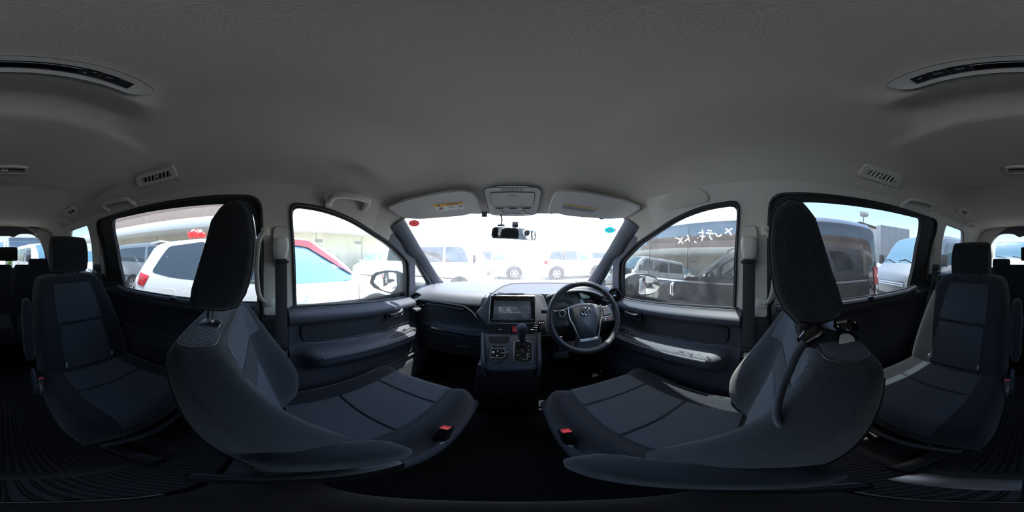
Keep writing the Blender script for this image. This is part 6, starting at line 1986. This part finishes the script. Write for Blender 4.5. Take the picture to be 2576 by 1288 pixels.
for k in (-.25, .2): obj('floodlight', *box((b0.x - .1, b0.y + k, b0.z + 1.15), (.3, .4, .5), .03, (0, 30, 0)), M['inkgrey'], lp_)
fe = empty('wire_fence', (20, -22, 0), 'thin wire fence along the lot edge behind', 'fence')
for i in range(14): obj('post', *tube([(22 - 3.2 * i, -24, 0), (22 - 3.2 * i, -24, 3.6)], .04, 6), M['inkgrey'], fe)
for z in (2.2, 2.9, 3.6): obj('rail', *tube([(22, -24, z), (-20, -24, z)], .02, 6), M['inkgrey'], fe)
bd = empty('blue_building', (-12, -34, 0), 'distant building with a blue corrugated wall behind the parked vans', 'building')
obj('wall', *box((-4.2, -34, 2.5), (6, 6, 5), .05), mat('blue_corrugated', (0.16, 0.24, 0.34), 0.6, bump=('wave', 3, .4, 'X')), bd)
obj('roof', *box((-4.2, -34, 5.1), (6.4, 6.6, .3), .02), fasc, bd)
# hedge beyond the tailgate
hm = mat('hedge_leaf', (0.16, 0.28, 0.05), 0.7)
hd_ = empty('green_shrub', (-.35, -11.6, 0), 'bright green shrub seen low through the tailgate window', 'shrub')
V, F = [], []
for i in range(900):
    a, b, r_ = random.uniform(0, 2 * pi), random.uniform(-.2, 1), random.uniform(.5, 1)
    c = Vector((-.45 + .30 * r_ * cos(a) * cos(b), -11.6 + .5 * r_ * sin(a), .55 + .75 * r_ * sin(b * 1.4)))
    n = Vector((random.uniform(-1, 1), random.uniform(-1, 1), random.uniform(-.2, 1))).normalized(); u, v, q = frame(n); k = len(V); sz = random.uniform(.03, .07)
    V += [c - u * sz, c - v * sz * .5, c + u * sz, c + v * sz * .5]; F.append((k, k + 1, k + 2, k + 3))
lf = obj('foliage', V, F, hm, hd_, shade=False); lf['kind'] = 'stuff'
obj('stem', *tube([(-.35, -11.6, 0), (-.35, -11.6, .8)], .03, 6), M['blacktrim'], hd_)

# ------------------------------------------------------------------ chalk marks on the driver window
def gl_pt(cx_, cy_):
    px, py = 1560 + cx_ / 4.953, 540 + cy_ / 4.953
    p = S(px, py); return p - SN(p) * .027
marks = [[(652, 303), (700, 318), (746, 372)], [(740, 298), (690, 372)], [(770, 345), (817, 310)], [(806, 266), (816, 300), (830, 346)], [(893, 345), (917, 361)], [(930, 302), (938, 308)],
         [(945, 240), (1014, 234)], [(962, 283), (1030, 286)], [(992, 200), (1000, 260), (998, 300), (985, 340)], [(1055, 210), (1115, 215)], [(1040, 240), (1140, 250)], [(1084, 250), (1092, 292), (1120, 328)],
         [(1158, 244), (1188, 280), (1222, 278), (1241, 258)], [(1283, 246), (1330, 215), (1380, 184)], [(1292, 188), (1335, 222), (1370, 270)]]
cm_ = empty('window_writing', gl_pt(1000, 260), 'white hand-written marks on the driver door window', 'writing')
whp = translucent('white_marker', (0.9, 0.9, 0.88))
for ln in marks:
    P = [gl_pt(*p) for p in ln]
    if len(P) > 2: P = spline(P, 4)
    n = SN(S(1760, 590))
    obj('pen_stroke', *tube(P, .0030, 6, flat=.2, up=n.cross(Vector((0, 0, 1)).cross(n))), whp, cm_)
